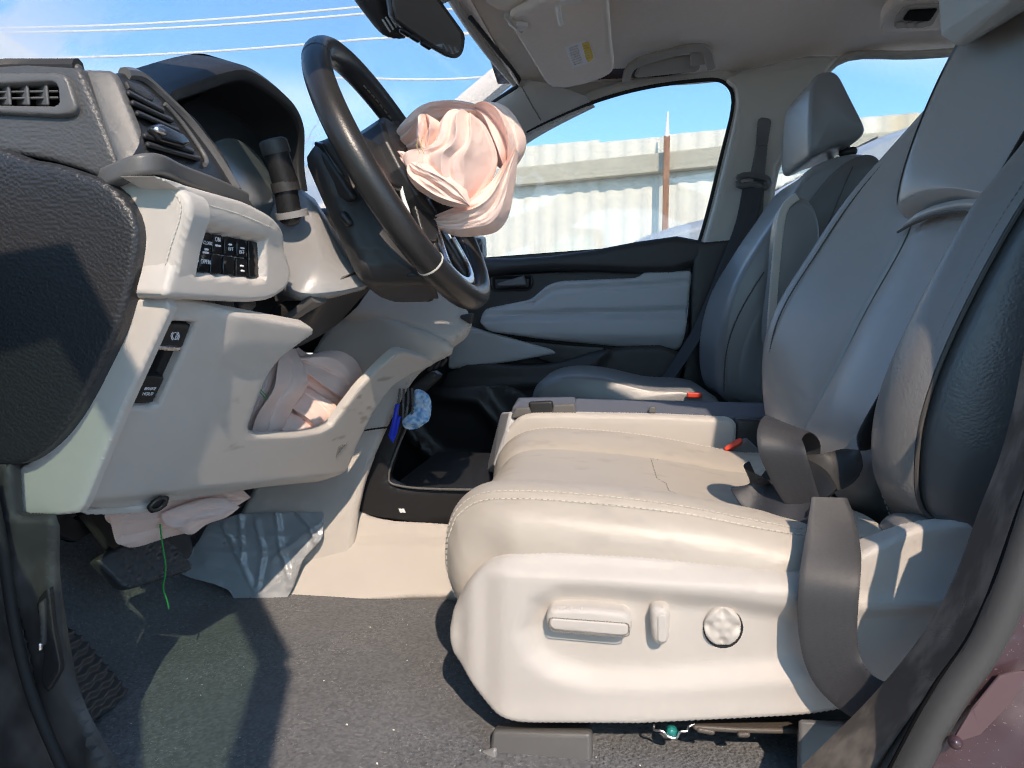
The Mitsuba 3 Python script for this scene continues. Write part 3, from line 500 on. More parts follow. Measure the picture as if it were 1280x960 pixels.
put(lm + '__housing', panel(rnd([(598, -30), (690, -40), (676, 6), (640, 16), (618, 12), (604, 2)], 6), PZ(1.145), 0.03, 0.006, 0.02), 'liner', 40)
put(lm + '__lens', panel(rnd([(620, -20), (668, -25), (670, 0), (632, 9), (624, 4)], 4), PZ(1.142), 0.004, 0.0015, 0.02), 'paper', 40)
rv = thing('roof_vent', 'brown rear roof control panel beside the driver headrest', 'vent')
RP = PP((1100, 42, 1.98), (1120, 5, 1.80), (1190, 34, 1.98))
put(rv + '__surround', panel(rnd([(1099, 40), (1103, 24), (1116, 8), (1135, 2), (1200, -4), (1200, 36), (1110, 42)], 5), RP.shift(0.006), 0.03, 0.006, 0.012), 'liner', 45)
put(rv + '__bezel', panel(rnd([(1116, 35), (1120, 22), (1133, 10), (1178, 8), (1166, 32), (1150, 36)], 4), RP.shift(0.014), 0.01, 0.002, 0.008), 'liner_dark')
put(rv + '__opening', panel(rnd([(1128, 26), (1136, 14), (1172, 12), (1162, 27)], 2), RP.shift(0.0175), 0.005, 0.001, 0.01), 'matte_black')
for i in range(3): put(rv + '__button', panel(rnd([(1120 + i * 13, 29), (1131 + i * 13, 28), (1130 + i * 12, 35), (1119 + i * 12.5, 36)], 2), RP.shift(0.0175), 0.004, 0.001, 0.006), 'liner_dark')
mr = thing('rear_view_mirror', 'dark rear view mirror hanging at the top of the windshield', 'mirror')
MP = PP((492, 20, 1.22), (578, 70, 1.42), (580, 40, 1.43), (500, -20, 1.22))
put(mr + '__housing', inflate(sp(rnd([(492, 22), (484, -30), (540, -14), (575, 34), (582, 44), (579, 66), (572, 73), (563, 73), (540, 60), (500, 32)], 8), 1), MP, 0.004, 0.03, 0.01), 'black_plastic', 40)
put(mr + '__mirror_glass', panel(rnd([(494, 20), (490, -26), (538, -12), (572, 35), (579, 45), (576, 64), (568, 69), (540, 55), (500, 27)], 7), MP.shift(0.005), 0.004, 0.002, 0.02), 'mirror_glass', 40)
put(mr + '__button', cat(*[hull(MP.shift(0.0).w(np.array([x, x + 8]), np.array([y, y + 5])), 0.005, 1) for x, y in ((502, 38), (514, 45), (528, 54))]), 'black_gloss', 40)
put(mr + '__sensor_cover', inflate(sp([(438, -20), (450, 10), (468, 33), (480, 44), (496, 48), (508, 46), (490, 20), (480, -20)], 4), PP((445, 0, 1.26), (500, 46, 1.32), (480, 0, 1.27), (470, 40, 1.3)), 0.02, 0.05, 0.01), 'dark_plastic', 40)
put(mr + '__sensor_grille', cat(*[tube(p3([(478 + k * 4, 24 - k * 3, 1.255), (488 + k * 4, 40 - k * 3, 1.265)]), 0.0018, 5) for k in range(3)]), 'liner_dark')
put(mr + '__mount', hull(p3([(500, -40, 1.3), (560, -30, 1.34), (560, -14, 1.40), (530, 0, 1.36)]), 0.02), 'black_plastic', 40)
# ------------------------------------------------------------------ dashboard
da = thing('dashboard', 'dark dashboard end with vents, beige switch panel and instrument hood', 'dashboard')
put(da + '__carrier', cat(box((-1.0, 0.66, 0.42), (-0.56, 2.06, 0.66), 0.02), box((-0.60, 1.20, 0.40), (-0.43, 2.04, 0.66), 0.03)), 'black_plastic')
E1 = PY(0.575)
put(da + '__end_panel', panel(sp([(-30, 190), (30, 196), (62, 202), (100, 214), (128, 224), (150, 242), (166, 268), (171, 300), (162, 352), (148, 405), (118, 470), (76, 540), (32, 578), (10, 583), (-30, 560)], 4), E1, 0.03, 0.006, 0.010), 'pebble_plastic', 45, 'large pebble grained dark panel at the left end of the dashboard')
put(da + '__end_cap', panel([(-30, 84), (30, 80), (99, 84), (147.5, 205), (143, 212), (124, 221.5), (100, 211), (62, 200), (30, 193.5), (-30, 187)], PY(0.585), 0.04, 0.004, 0.006, None, [rnd([(-28, 104), (70, 101), (76, 107), (77, 129), (70, 135), (-28, 134)], 4)]), 'grey_pebble', 45, 'grey grained cap around the side window vent')
put(da + '__end_top', sweep(p3([(-30, 90, 0.60), (10, 84, 0.61), (40, 84, 0.62), (98, 84, 0.62)]), circ(0.008, 8), (0, 0, 1)), 'dark_plastic')
put(da + '__top_cover', hull(p3([(45, 88, 0.62), (54, 81, 0.63), (86, 80, 0.63), (97, 87, 0.62), (60, 90, 0.66)]), 0.005), 'grey_pebble', 40)
sv = da + '__side_vent'
put(sv, panel(rnd([(-30, 91), (70, 90), (83, 94), (96, 134), (90, 143), (72, 146), (-30, 140)], 8), PY(0.579), 0.012, 0.0028, 0.004, None, [rnd([(-24, 107), (64, 103), (71, 107), (73, 128), (67, 132), (-24, 131)], 4)]), 'grey_plastic', 45)
put(sv + '__backing', panel([(-30, 100), (80, 98), (80, 138), (-30, 138)], PY(0.612), 0.004, 0.001, 0.03), 'black_plastic')
for xx in (-14, 10, 33, 57): put(sv + '__slat', hull(np.vstack([px([(xx + 1, 105), (xx + 3, 130)], 0.584), px([(xx - 12, 106), (xx - 10, 130)], 0.598)]), 0.0013, 1), 'grey_plastic')
for yy in (115, 123): put(sv + '__slat', hull(np.vstack([px([(-22, yy + 0.5), (72, yy - 1)], 0.586), px([(-22, yy + 1), (72, yy)], 0.594)]), 0.001, 1), 'grey_plastic')
put(da + '__vent_side', panel(rnd([(100, 84), (136, 85), (146, 89), (187, 190), (182, 199), (150, 216), (146, 204)], 5), PP((100, 84, 0.592), (150, 216, 0.582), (187, 190, 0.592), (140, 86, 0.605)), 0.03, 0.005, 0.008), 'grey_plastic', 45, 'smooth grey cheek between the two dashboard vents')
# driver vent facing the seat
VP2 = PP((152, 95, 0.605), (188, 192, 0.598), (300, 240, 0.765), (205, 120, 0.72))
dv = da + '__driver_vent'
put(dv, panel(sp([(147, 90), (160, 91), (180, 99), (206, 122), (232, 147), (262, 184), (286, 220), (302, 246), (250, 226), (190, 203), (184, 188), (166, 140)], 4), VP2, 0.03, 0.004, 0.008), 'black_plastic')
put(dv + '__rim', tube(sp(VP2.w(*np.array([(156, 92), (178, 98), (204, 121), (230, 146), (258, 180), (280, 212), (296, 238)], float).T), 5, False), 0.006, 8), 'grey_plastic')
put(dv + '__inner_rim', tube(sp(VP2.shift(0.002).w(*np.array([(206, 130), (226, 152), (248, 182), (258, 200), (256, 206)], float).T), 5, False), 0.0025, 8), 'grey_plastic')
put(dv + '__upper_slot', panel(rnd([(157, 100), (172, 103), (190, 117), (194, 126), (184, 124), (164, 111)], 2), VP2.shift(0.003), 0.006, 0.0015, 0.006), 'dark_plastic')
for a, b in (((161, 117), (203, 139)), ((166, 129), (214, 151)), ((172, 142), (222, 164)), ((181, 170), (240, 190)), ((185, 181), (248, 199))):
    a, b = np.array(a), np.array(b)
    put(dv + '__slat', hull(np.vstack([VP2.shift(0.004).w(*np.array([a, b], float).T), VP2.shift(-0.004).w(*np.array([a - [0, 3], b - [0, 3]], float).T)]), 0.0022, 1), 'dark_plastic')
put(dv + '__knob', hull(VP2.shift(0.008).w(*np.array([(190, 163), (200, 160), (226, 172), (231, 177), (224, 180), (198, 172)], float).T), 0.004), 'black_gloss', 40)
put(dv + '__knob_tip', hull(VP2.shift(0.013).w(*np.array([(196, 162), (204, 165)], float).T), 0.0028), 'satin', 40)
put(da + '__vent_lip', sweep(sp(p3([(128, 226, 0.600), (150, 217, 0.580), (184, 205, 0.581), (215, 214, 0.625), (260, 231, 0.69), (304, 250, 0.765)]), 5, False), rrect(0.014, 0.018, 0.004), (0, 0, 1)), 'grey_plastic', 45)
put(da + '__vent_sill', panel(rnd([(150, 219), (184, 207), (240, 228), (300, 249), (312, 259), (300, 262), (240, 244), (180, 220)], 3), PP((150, 219, 0.585), (184, 207, 0.6), (300, 249, 0.775), (300, 262, 0.765)), 0.02, 0.003, 0.01), 'brown_plastic')
put(da + '__hood_side', panel(sp([(204, 128), (236, 140), (262, 170), (284, 200), (304, 240), (320, 262), (316, 268), (296, 246), (258, 186), (226, 150)], 4), PP((204, 128, 0.76), (262, 170, 0.78), (316, 264, 0.80), (250, 180, 0.765)), 0.012, 0.004, 0.008), 'dark_plastic')
# instrument hood: arched shell open towards the seat
lip = p3([(330, 300, 0.80), (296, 250, 0.79), (262, 196, 0.785), (228, 150, 0.785), (213, 133, 0.80), (236, 122, 0.85), (288, 104, 0.93), (312, 106, 0.97), (346, 128, 1.03), (364, 148, 1.08), (371, 172, 1.11), (370, 205, 1.12), (374, 240, 1.12)])
mid = lip + [-0.05, 0, 0.012]; rear = lip * [0, 1, 1] + np.array([-0.72, 0, 0.0]); rear[:, 1] = 0.95 + (rear[:, 1] - 0.95) * 0.88; rear[:, 2] -= 0.03
L0, L1, L2 = sp(lip, 5, False), sp(mid, 5, False), sp(rear, 5, False)
cen = np.array([0, 0.95, 0.62]); outw = lambda p, d: p + d * nrm((p - cen) * [0, 1, 1])
S = np.stack([outw(L2, 0.03), outw(L1, 0.028), outw(L0, 0.024), outw(L0, 0.016) + [0.008, 0, 0], outw(L0, 0.004) + [0.006, 0, 0], L0, L1 - [0, 0, 0.014], L2], 1)
put(da + '__instrument_hood', loft(S), 'hood_skin', 40, 'arched dark hood over the instruments')
put(da + '__hood_seam', stitches(outw(L0[28:40], 0.026), np.array([-0.01, 0, 0]), 0.006, 0.004), 'thread_dark')
put(da + '__instrument_face', panel(sp([(262, 196), (270, 178), (292, 172), (316, 186), (334, 210), (342, 250), (330, 290), (300, 245)], 4), PP((262, 196, 0.82), (292, 172, 0.95), (340, 250, 1.04), (320, 280, 0.90)), 0.01, 0.003, 0.01), 'lens_grey', 40, 'dim grey lens of the instrument cluster')
put(da + '__instrument_back', panel([(205, 140), (300, 95), (372, 140), (376, 300), (320, 300)], PP((205, 140, 0.9), (300, 95, 1.08), (372, 140, 1.22), (350, 290, 1.12)), 0.01, 0.003, 0.03), 'black_plastic')
# beige switch panel
SPL = PP((238, 342, 0.612), (332, 352, 0.735), (328, 302, 0.735), (246, 285, 0.617))
put(da + '__switch_side', panel(sp([(124, 226), (136, 214), (149, 211), (182, 216), (214, 228), (236, 246), (238, 268), (226, 310), (208, 371), (176, 373), (159, 371), (163, 352), (172, 302), (167, 266), (150, 240)], 4), PY(0.588), 0.03, 0.006, 0.008, lambda x, y: -0.0012 * ridge(np.stack([x, y], -1), [(150, 217), (190, 226), (218, 246), (224, 262), (212, 305), (196, 366)], 1.3)), 'beige_plastic', 45)
put(da + '__switch_side_stitching', stitches(PY(0.588).w(*np.array(sp([(150, 215), (190, 224), (220, 243), (227, 262), (215, 305), (199, 362)], 6, False)).T), np.array([0, -0.0012, 0]), 0.003, 0.002, 0.0005), 'thread')
pocket = [(246, 282), (329, 300), (331, 350), (238, 341)]
put(da + '__switch_panel', panel(rnd([(183, 217), (218, 229), (300, 252), (334, 270), (350, 290), (366, 341), (360, 362), (340, 375), (314, 378), (206, 372), (214, 340), (232, 292), (237, 268), (232, 246), (205, 230)], 9), SPL, 0.03, 0.006, 0.005,
    lambda x, y: recess(pocket, 0.013, 1.6)(x, y) - 0.001 * ridge(np.stack([x, y], -1), [(238, 252), (300, 270), (345, 290)], 1.2) + 0.008 * sst(292, 258, y - (x - 240) * 0.22)), 'beige_plastic', 45)
put(da + '__switch_panel_stitching', stitches(SPL.shift(0.007).w(*np.array([(242, 251), (300, 268), (345, 287)], float).T), np.array([0.001, -0.001, 0]), 0.003, 0.002, 0.0005), 'thread')
B0 = SPL.shift(-0.010)
put(da + '__switch_carrier', panel([(245, 288), (325, 303), (328, 348), (238, 339)], B0.shift(-0.004), 0.01, 0.001, 0.02), 'grey_plastic')
def cell(x0, x1, v0, v1):                                        # a button between fractions of the switch bank
    tl, tr, br, bl = map(np.array, ((245, 288), (324, 303), (327, 348), (238, 339)))
    f = lambda a, b: (tl * (1 - a) + tr * a) * (1 - b) + (bl * (1 - a) + br * a) * b
    return [tuple(f(x0, v0)), tuple(f(x1, v0)), tuple(f(x1, v1)), tuple(f(x0, v1))]
cols = [(0.0, 0.10), (0.11, 0.27), (0.28, 0.44), (0.46, 0.625), (0.645, 0.81), (0.83, 0.99)]
for i, (a, b) in enumerate(cols):
    for v0, v1 in ([(0, 1)] if i in (0, 1, 5) else [(0, 0.49), (0.51, 1)]):
        put(da + '__switch', panel(rnd(cell(a, b - 0.005, v0, v1), 1.5), B0.shift(0.003 if i else 0.0015), 0.006, 0.0009, 0.006), 'black_gloss', 40)
BL = B0.shift(0.0034)
def btxt(t, a, b, v): c = cell(a, b, v, v); return lettering(t, BL, c[0], c[1])
put(da + '__switch_marks', cat(btxt('CLOSE', 0.12, 0.26, 0.30), btxt('OPEN', 0.12, 0.26, 0.78), btxt('OPEN', 0.01, 0.09, 0.76), btxt('ON', 0.30, 0.38, 0.18), btxt('OFF', 0.67, 0.75, 0.40), btxt('OFF', 0.505, 0.585, 0.36),
    *[hull([BL.w(np.array(c[0][0]), np.array(c[0][1])), BL.w(np.array(c[1][0]), np.array(c[1][1]))], 0.0011, 1) for c in (cell(0.15, 0.22, 0.5, 0.5), cell(0.17, 0.21, 0.42, 0.42), cell(0.33, 0.39, 0.28, 0.28), cell(0.53, 0.56, 0.2, 0.2), cell(0.71, 0.75, 0.24, 0.24), cell(0.71, 0.74, 0.72, 0.72), cell(0.72, 0.75, 0.85, 0.85), cell(0.03, 0.07, 0.52, 0.52))]), 'white_ink')
put(da + '__clip_rail', cat(*[hull(p3([(x, 378, 0.66 + 0.002 * (x - 240)), (x + 14, 380, 0.69 + 0.002 * (x - 240)), (x + 4, 388, 0.68 + 0.002 * (x - 240))]), 0.006, 1) for x in (248, 272, 300)]), 'grey_plastic')
put(da + '__column_cover', loft([sp(p3(q), 3) for q in (
    [(320, 300, 1.02), (365, 238, 1.05), (420, 290, 1.05), (440, 330, 1.02), (400, 370, 0.97), (350, 385, 0.93), (338, 350, 0.92)],
    [(340, 292, 0.90), (376, 236, 0.93), (424, 300, 0.93), (452, 336, 0.91), (466, 356, 0.89), (410, 372, 0.85), (362, 372, 0.84)],
    [(352, 300, 0.875), (380, 246, 0.905), (420, 306, 0.90), (446, 340, 0.885), (456, 354, 0.87), (404, 366, 0.83), (366, 362, 0.82)])]), 'satin_grey', 45, 'satin grey collar around the steering column')
# ---- the knee cover hanging loose, with its switches
KP = PP((205, 374, 0.600), (105, 640, 0.605), (405, 605, 1.02), (540, 452, 1.14), (320, 545, 0.86))
kc = thing('knee_cover', 'loose beige cover below the steering column, bent out of place with a big notch', 'dashboard cover')
KE = PY(0.592)
put(kc + '__end', panel(sp(rnd([(160, 374), (176, 372), (206, 371), (214, 380), (150, 520), (100, 642), (60, 646), (17, 645), (14, 590), (32, 580), (76, 541), (118, 471), (148, 406)], 5), 1), KE, 0.012, 0.004, 0.010), 'beige_plastic', 45, 'flat beige side strip of the loose cover facing the door')
ko = [(200, 371), (290, 389), (388, 407), (389, 415), (374, 425), (350, 446), (333, 474), (321, 505), (311, 534), (314, 542), (324, 546), (345, 546), (372, 545), (398, 541), (414, 534), (430, 512), (452, 483), (474, 460), (497, 439), (504, 438), (541, 449), (542, 457), (515, 468), (492, 482), (468, 514), (446, 560), (434, 590), (404, 608), (380, 610), (330, 616), (280, 625), (200, 638), (150, 644), (100, 642), (134, 560), (176, 462)]
ksw = [(198, 402), (243, 404), (240, 418), (199, 506), (190, 510), (161, 508)]
put(kc + '__panel', panel(rnd(ko, 5, 4), KP, 0.013, 0.004, 0.006,
    lambda x, y: -0.010 * sst(0, 16, y - (628 - (x - 150) * 0.105) + 8) + 0.006 * sst(250, 290, x + (y - 430) * 0.25) * sst(470, 420, y) - 0.004 * sst(290, 260, x - 30) * sst(395, 380, y)
    + 0.0 * x, [ksw]), 'scuffed_beige', 45, 'scuffed beige face of the loose cover with a notch cut for the column')
put(kc + '__notch_edge', panel(rnd([(418, 529), (432, 512), (450, 487), (458, 478), (452, 494), (436, 520), (420, 534), (402, 543)], 3), KP.shift(-0.006), 0.012, 0.003, 0.006), 'beige_plastic')
put(kc + '__tab', panel(rnd([(98, 640), (140, 634), (205, 634), (190, 642), (140, 645), (104, 645)], 3), PP((98, 640, 0.65), (205, 632, 0.72), (140, 645, 0.68)), 0.01, 0.003, 0.008), 'beige_plastic')
put(kc + '__brake_switch_frame', panel(rnd([(194, 398), (247, 400), (244, 420), (200, 510), (190, 514), (156, 512)], 3), KP.shift(-0.012), 0.01, 0.001, 0.01), 'black_gloss', 40)
pbk = put(kc + '__parking_brake_switch', panel(rnd([(208, 404), (239, 406), (228, 435), (196, 433)], 2), KP.shift(-0.004), 0.008, 0.0015, 0.006), 'black_plastic', 40)
put(pbk + '__lever_edge', panel(rnd([(196, 433), (228, 435), (225, 440), (206, 439), (195, 437)], 1.5), KP.shift(0.001), 0.008, 0.0015, 0.006), 'satin', 40)
put(kc + '__brake_hold_button', panel(rnd([(180, 470), (207, 471), (191, 504), (164, 505)], 2), KP.shift(-0.005), 0.008, 0.0015, 0.006), 'black_plastic', 40)
KL = KP.shift(-0.0038)
ang = np.linspace(0, 2 * np.pi, 20); cc = np.array([219.0, 420.0])
ringp = lambda r, a: KL.w(cc[0] + r * 0.8 * np.cos(a), cc[1] + r * np.sin(a))
put(kc + '__brake_marks', cat(tube(ringp(4.4, ang), 0.00045, 5), tube(ringp(6.4, np.linspace(-0.9, 0.9, 8)), 0.00045, 5), tube(ringp(6.4, np.linspace(np.pi - 0.9, np.pi + 0.9, 8)), 0.00045, 5), lettering('P', KL, (217.3, 423), (221.3, 423)), lettering('BRAKE', KP.shift(-0.0048), (179, 487), (193.5, 487)), lettering('HOLD', KP.shift(-0.0048), (176.5, 493.5), (190, 493.5))), 'white_ink')
gr = put(kc + '__grommet', hull(KP.shift(0.002).w(*np.array([(187, 634), (192, 628), (200, 623), (208, 623), (206, 630), (198, 636), (190, 638)], float).T), 0.003), 'black_plastic', 40)
put(gr + '__rim', tube(sp(KP.shift(0.007).w(*np.array([(188, 634), (194, 627), (202, 623), (207, 625), (203, 632), (194, 637)], float).T), 4), 0.0016, 6), 'dark_plastic')
put(kc + '__vent_slots', cat(*[tube(KP.shift(0.0005).w(np.array([420 + k * 2.4, 424 + k * 2.4]), np.array([572 - k * 3.4, 557 - k * 0.9])), 0.0006, 5) for k in range(5)]), 'seam')
# ---- beige lower centre stack and tunnel side
cs = thing('center_stack', 'beige lower center section of the dashboard, behind the loose cover', 'center console')
C1 = PP((430, 385, 1.16), (560, 425, 1.20), (590, 395, 1.26), (460, 358, 1.20))
put(cs + '__upper_panel', panel(sp([(425, 384), (446, 366), (462, 357), (510, 352), (556, 354), (580, 378), (592, 396), (588, 410), (574, 420), (561, 426), (500, 401)], 3), C1, 0.03, 0.012, 0.010), 'beige_plastic')
C2 = PP((400, 430, 1.17), (446, 386, 1.17), (560, 428, 1.20), (445, 640, 1.16), (405, 752, 1.12))
put(cs + '__lower_panel', panel(sp([(372, 480), (392, 436), (416, 402), (443, 386), (500, 403), (562, 428), (566, 440), (545, 452), (520, 470), (500, 500), (480, 540), (446, 642), (410, 756), (270, 758), (300, 640), (340, 560)], 3), C2, 0.02, 0.010, 0.012, lambda x, y: 0.012 * sst(440, 520, x) * sst(470, 420, y)), 'beige_plastic')
put(cs + '__trim_block', hull(p3([(578, 396, 1.24), (590, 394, 1.24), (588, 402, 1.24)]), 0.004), 'dark_plastic')
put(cs + '__clip', hull(p3([(488, 440, 1.15), (500, 437, 1.15)]), 0.004, 1), 'dark_plastic')
put(cs + '__tunnel_side', panel(sp([(300, 756), (410, 757), (480, 750), (600, 752), (700, 756), (720, 640), (600, 650), (540, 652), (500, 650), (462, 643), (445, 636), (420, 650), (380, 690)], 3), PP((405, 756, 1.085), (580, 752, 1.085), (470, 645, 1.19), (600, 650, 1.19)), 0.02, 0.006, 0.012, lambda x, y: 0.006 * sst(672, 682, y)), 'beige_plastic', 40, 'sunlit beige tunnel side above the carpet edge')
# dark open storage between the stack and the seats
st = thing('storage_bin', 'black open storage bin with a pale rim under the dashboard center', 'storage bin')
put(st + '__front', panel(rnd([(444, 638), (452, 606), (466, 560), (482, 518), (500, 494), (540, 462), (552, 470), (520, 500), (500, 545), (484, 601), (500, 610), (640, 612), (640, 655), (560, 657), (520, 655), (470, 648)], 6), PP((444, 640, 1.195), (500, 494, 1.20), (600, 650, 1.21), (620, 612, 1.21)), 0.03, 0.005, 0.012), 'black_plastic')
put(st + '__rim', tube(sp(p3([(524, 500, 1.20), (502, 548, 1.20), (486, 600, 1.195), (494, 606, 1.195), (520, 610, 1.195), (620, 612, 1.2)]), 4, False), 0.0022, 6), 'grey_plastic', 40)
put(st + '__floor', box(at(484, 612, 1.22), at(700, 618, 1.60), 0.003), 'black_plastic')
put(st + '__back', panel(rnd([(440, 500), (540, 484), (640, 482), (690, 520), (740, 640), (440, 640)], 20), PY(1.86), 0.02, 0.004, 0.02, lambda x, y: 0.03 * ridge(np.stack([x, y], -1), [(545, 492), (600, 500), (616, 520), (648, 560)], 7) + 0.03 * ridge(np.stack([x, y], -1), [(500, 505), (515, 545), (545, 575), (620, 590)], 7)), 'black_plastic')
put(st + '__label', panel([(498, 636), (507, 636), (507, 641), (498, 641)], PP((444, 640, 1.193), (500, 494, 1.198), (600, 650, 1.208), (620, 612, 1.208)), 0.001, 0.0003, 0.01), 'white_ink')
put(st + '__switches', cat(*[hull(p3([(536 + k * 8, 462 - k * 3, 1.27), (541 + k * 8, 456 - k * 3, 1.27)]), 0.004, 1) for k in range(3)]), 'dark_plastic')
bc = []
for k in range(26):
    a = rng.uniform(0, 1); bc.append(at(510 + 26 * rng.uniform(0, 1) - 8 * a, 490 + 46 * a, 1.25 + 0.03 * rng.uniform(-1, 1)))
rag = inflate(sp([(520, 487), (534, 492), (539, 504), (536, 520), (527, 532), (514, 537), (505, 534), (504, 526), (512, 518), (518, 506)], 4), PP((520, 487, 1.16), (539, 504, 1.18), (514, 537, 1.16), (505, 528, 1.15)), 0.014, 0.014, 0.003, lambda x, y, P: 0.04 * (meshkit.fbm(np.stack([x * 0.14, y * 0.12, 0 * x], -1), 3) - 0.5))
one('blue_cloth', rag, 'blue_cloth', 'crumpled light blue cloth hanging in the dark storage bin', 'cloth')
one('blue_strap', tube(p3([(497, 505, 1.15), (492, 530, 1.145), (488, 545, 1.145), (490, 552, 1.145), (494, 540, 1.15), (499, 520, 1.15)]), 0.004, 6), 'blue_plastic', 'dark blue strap loop hanging beside the crumpled cloth', 'strap')
one('cable_bundle', cat(*[tube(sp(p3([(500 + 5 * k, 486, 1.16 + 0.005 * k), (498 + 6 * k, 505, 1.155), (496 + 5 * k + 3 * (k % 2), 526, 1.16)]), 4, False), 0.0022, 6) for k in range(4)]), 'grey_plastic', 'bundle of dark cables beside the blue cloth', 'cable')
one('black_cord', tube(sp(p3([(456, 538, 1.145), (468, 536, 1.14), (486, 534, 1.17), (500, 533, 1.21)]), 5, False), 0.0016, 6), 'rubber', 'thin black cord leaving the beige center section towards the cloth', 'cord')
# ------------------------------------------------------------------ steering column, wheel, airbags
co = thing('steering_column', 'dark steering column with shroud, stalk and tilt lever', 'steering column')
sh0 = [(384, 206), (402, 182), (424, 172), (448, 196), (470, 240), (500, 290), (536, 345), (544, 358), (460, 359), (446, 346), (426, 302), (404, 252)]
put(co + '__shroud', inflate(sp(rnd(sh0, 8), 1), PP((384, 206, 0.88), (424, 172, 0.90), (540, 355, 0.86), (446, 346, 0.86)), 0.035, 0.16, 0.008, lambda x, y, P: -0.006 * ridge(np.stack([x, y], -1), [(410, 265), (430, 262), (436, 250), (462, 262)], 3) - 0.006 * ridge(np.stack([x, y], -1), [(425, 305), (436, 330), (550, 338)], 2.0) + 0.005 * sst(0, 8, 420 + (y - 206) * 0.42 - x), 0.035), 'dark_plastic', 45)
put(co + '__key_slot', hull(p3([(430, 270, 0.832), (436, 278, 0.83)]), [0.006, 0.005]), 'black_plastic')
put(co + '__lower_slot', hull(p3([(511, 345, 0.822), (520, 345, 0.822), (516, 342, 0.822)]), 0.0025, 1), 'black_plastic')
put(co + '__lower_tube', loft([sp(p3(q), 3) for q in ([(330, 400, 0.9), (372, 372, 0.9), (400, 400, 1.0), (352, 445, 1.0)], [(390, 392, 0.86), (430, 345, 0.86), (462, 362, 0.95), (400, 420, 0.98)], [(420, 362, 0.87), (446, 338, 0.87), (466, 356, 0.93), (440, 374, 0.95)])]), 'dark_plastic', 45)
lv = co + '__tilt_lever'
put(lv, sweep(p3([(352, 406, 0.86), (376, 388, 0.85), (398, 372, 0.84)]), rrect(0.022, 0.012, 0.004), (0, 0, 1), scale=[0.7, 0.8, 1.15]), 'grey_plastic', 40)
put(co + '__stalk', cat(hull(p3([(362, 268, 0.86), (357, 236, 0.85)]), [0.0150, 0.0145]), hull(p3([(356, 226, 0.848), (345, 190, 0.835)]), [0.0162, 0.0148])), 'black_plastic', 40)
put(co + '__stalk_sleeve', sweep(p3([(358.5, 240, 0.851), (357.0, 234, 0.850), (355.5, 228, 0.849)]), circ(0.0172, 20), (0, 1, 0)), 'dark_plastic', 40)
put(co + '__stalk_knob', sweep(p3([(346, 193, 0.836), (341.5, 178, 0.833), (341, 176, 0.8328), (340.6, 174.8, 0.8326)]), circ(0.0172, 24, 0.0165), (0, 1, 0), True, [1, 1, 0.93, 0.8]), 'dark_plastic', 40)
put(co + '__stalk_ring', sweep(p3([(366, 272, 0.862), (364, 264, 0.86)]), circ(0.021, 24, 0.018), (0, 1, 0)), 'satin_grey', 40)
put(co + '__paddle', hull(p3([(396, 180, 0.862), (404, 182, 0.85), (425, 215, 0.845), (441, 240, 0.85), (432, 238, 0.856)]), 0.003), 'black_gloss', 40)
put(co + '__paddle_base', hull(p3([(408, 196, 0.852), (440, 245, 0.842), (428, 252, 0.848), (414, 222, 0.852)]), 0.006), 'black_plastic', 40)
wh = thing('steering_wheel', 'black leather steering wheel with burst airbag cover, seen from the side', 'steering wheel')
WU = nrm([0.488, 0, -0.873]); WV = np.array([0.0, 1.0, 0.0]); WV = nrm(WV + 0.05 * np.array([0.873, 0, 0.488])); WN = nrm(np.cross(WU, WV)); WN = WN if WN[0] > 0 else -WN
WC = np.array([-0.268, 0.93, 0.6475]); R = 0.181
def wp(th, r=R, h=0.0): return WC + r * (np.cos(th) * WU + np.sin(th) * WV) + h * WN
def rimseg(a, b, r=0.0157, n=60, flat=1.08, lift=0.0): return sweep(np.array([wp(t, R, lift) for t in np.linspace(a, b, n)]), circ(r, 18, r * flat), np.tile(WN, (n, 1)))
put(wh + '__rim', rimseg(math.radians(-40), math.radians(220), n=110), 'black_leather', 50)
put(wh + '__rim_leather', rimseg(math.radians(-148), math.radians(-41.5), 0.0160, 60), 'worn_leather', 50, 'worn leather section of the rim nearest the door')
put(wh + '__rim_leather', rimseg(math.radians(-40.8), math.radians(-8), 0.0163, 40), 'worn_leather', 50)
put(wh + '__rim_leather', rimseg(math.radians(-139), math.radians(-149), 0.0163, 10), 'black_leather', 50)
put(wh + '__rim_seam', cat(sweep(np.array([wp(math.radians(t)) for t in (-41.6, -40.9)]), circ(0.0168, 18, 0.0179), np.tile(WN, (2, 1))), ), 'thread')
put(wh + '__rim_groove', sweep(np.array([wp(math.radians(t)) for t in (-139.3, -138.6)]), circ(0.0165, 18, 0.0176), np.tile(WN, (2, 1))), 'black_plastic')
put(wh + '__rim_stitching', stitches(np.array([wp(t, R - 0.0168, 0.0) for t in np.linspace(0.3, 2.9, 160)]), np.array([0.0005, 0, 0]), 0.007, 0.004, 0.0011), 'thread_dark')
put(wh + '__spoke_trim', sweep(sp([wp(a, r, 0.008) for a, r in ((-0.55, 0.158), (-0.25, 0.162), (0.05, 0.158), (0.3, 0.142), (0.45, 0.10))], 5, False), rrect(0.010, 0.006, 0.0025), WN), 'chrome', 40, 'chrome trim on the lower spoke')
put(wh + '__spoke_trim', sweep(sp([wp(a, r, 0.010) for a, r in ((-0.5, 0.156), (-0.45, 0.12), (-0.3, 0.085))], 5, False), rrect(0.008, 0.005, 0.002), WN), 'chrome', 40)
def spoke(a, w, r0=0.05, r1=0.172): return hull([wp(a - w / r, r, h) for r, h in ((r0, 0.0), (r1, -0.002))] + [wp(a + w / r, r, h) for r, h in ((r0, 0.0), (r1, -0.002))], 0.006)
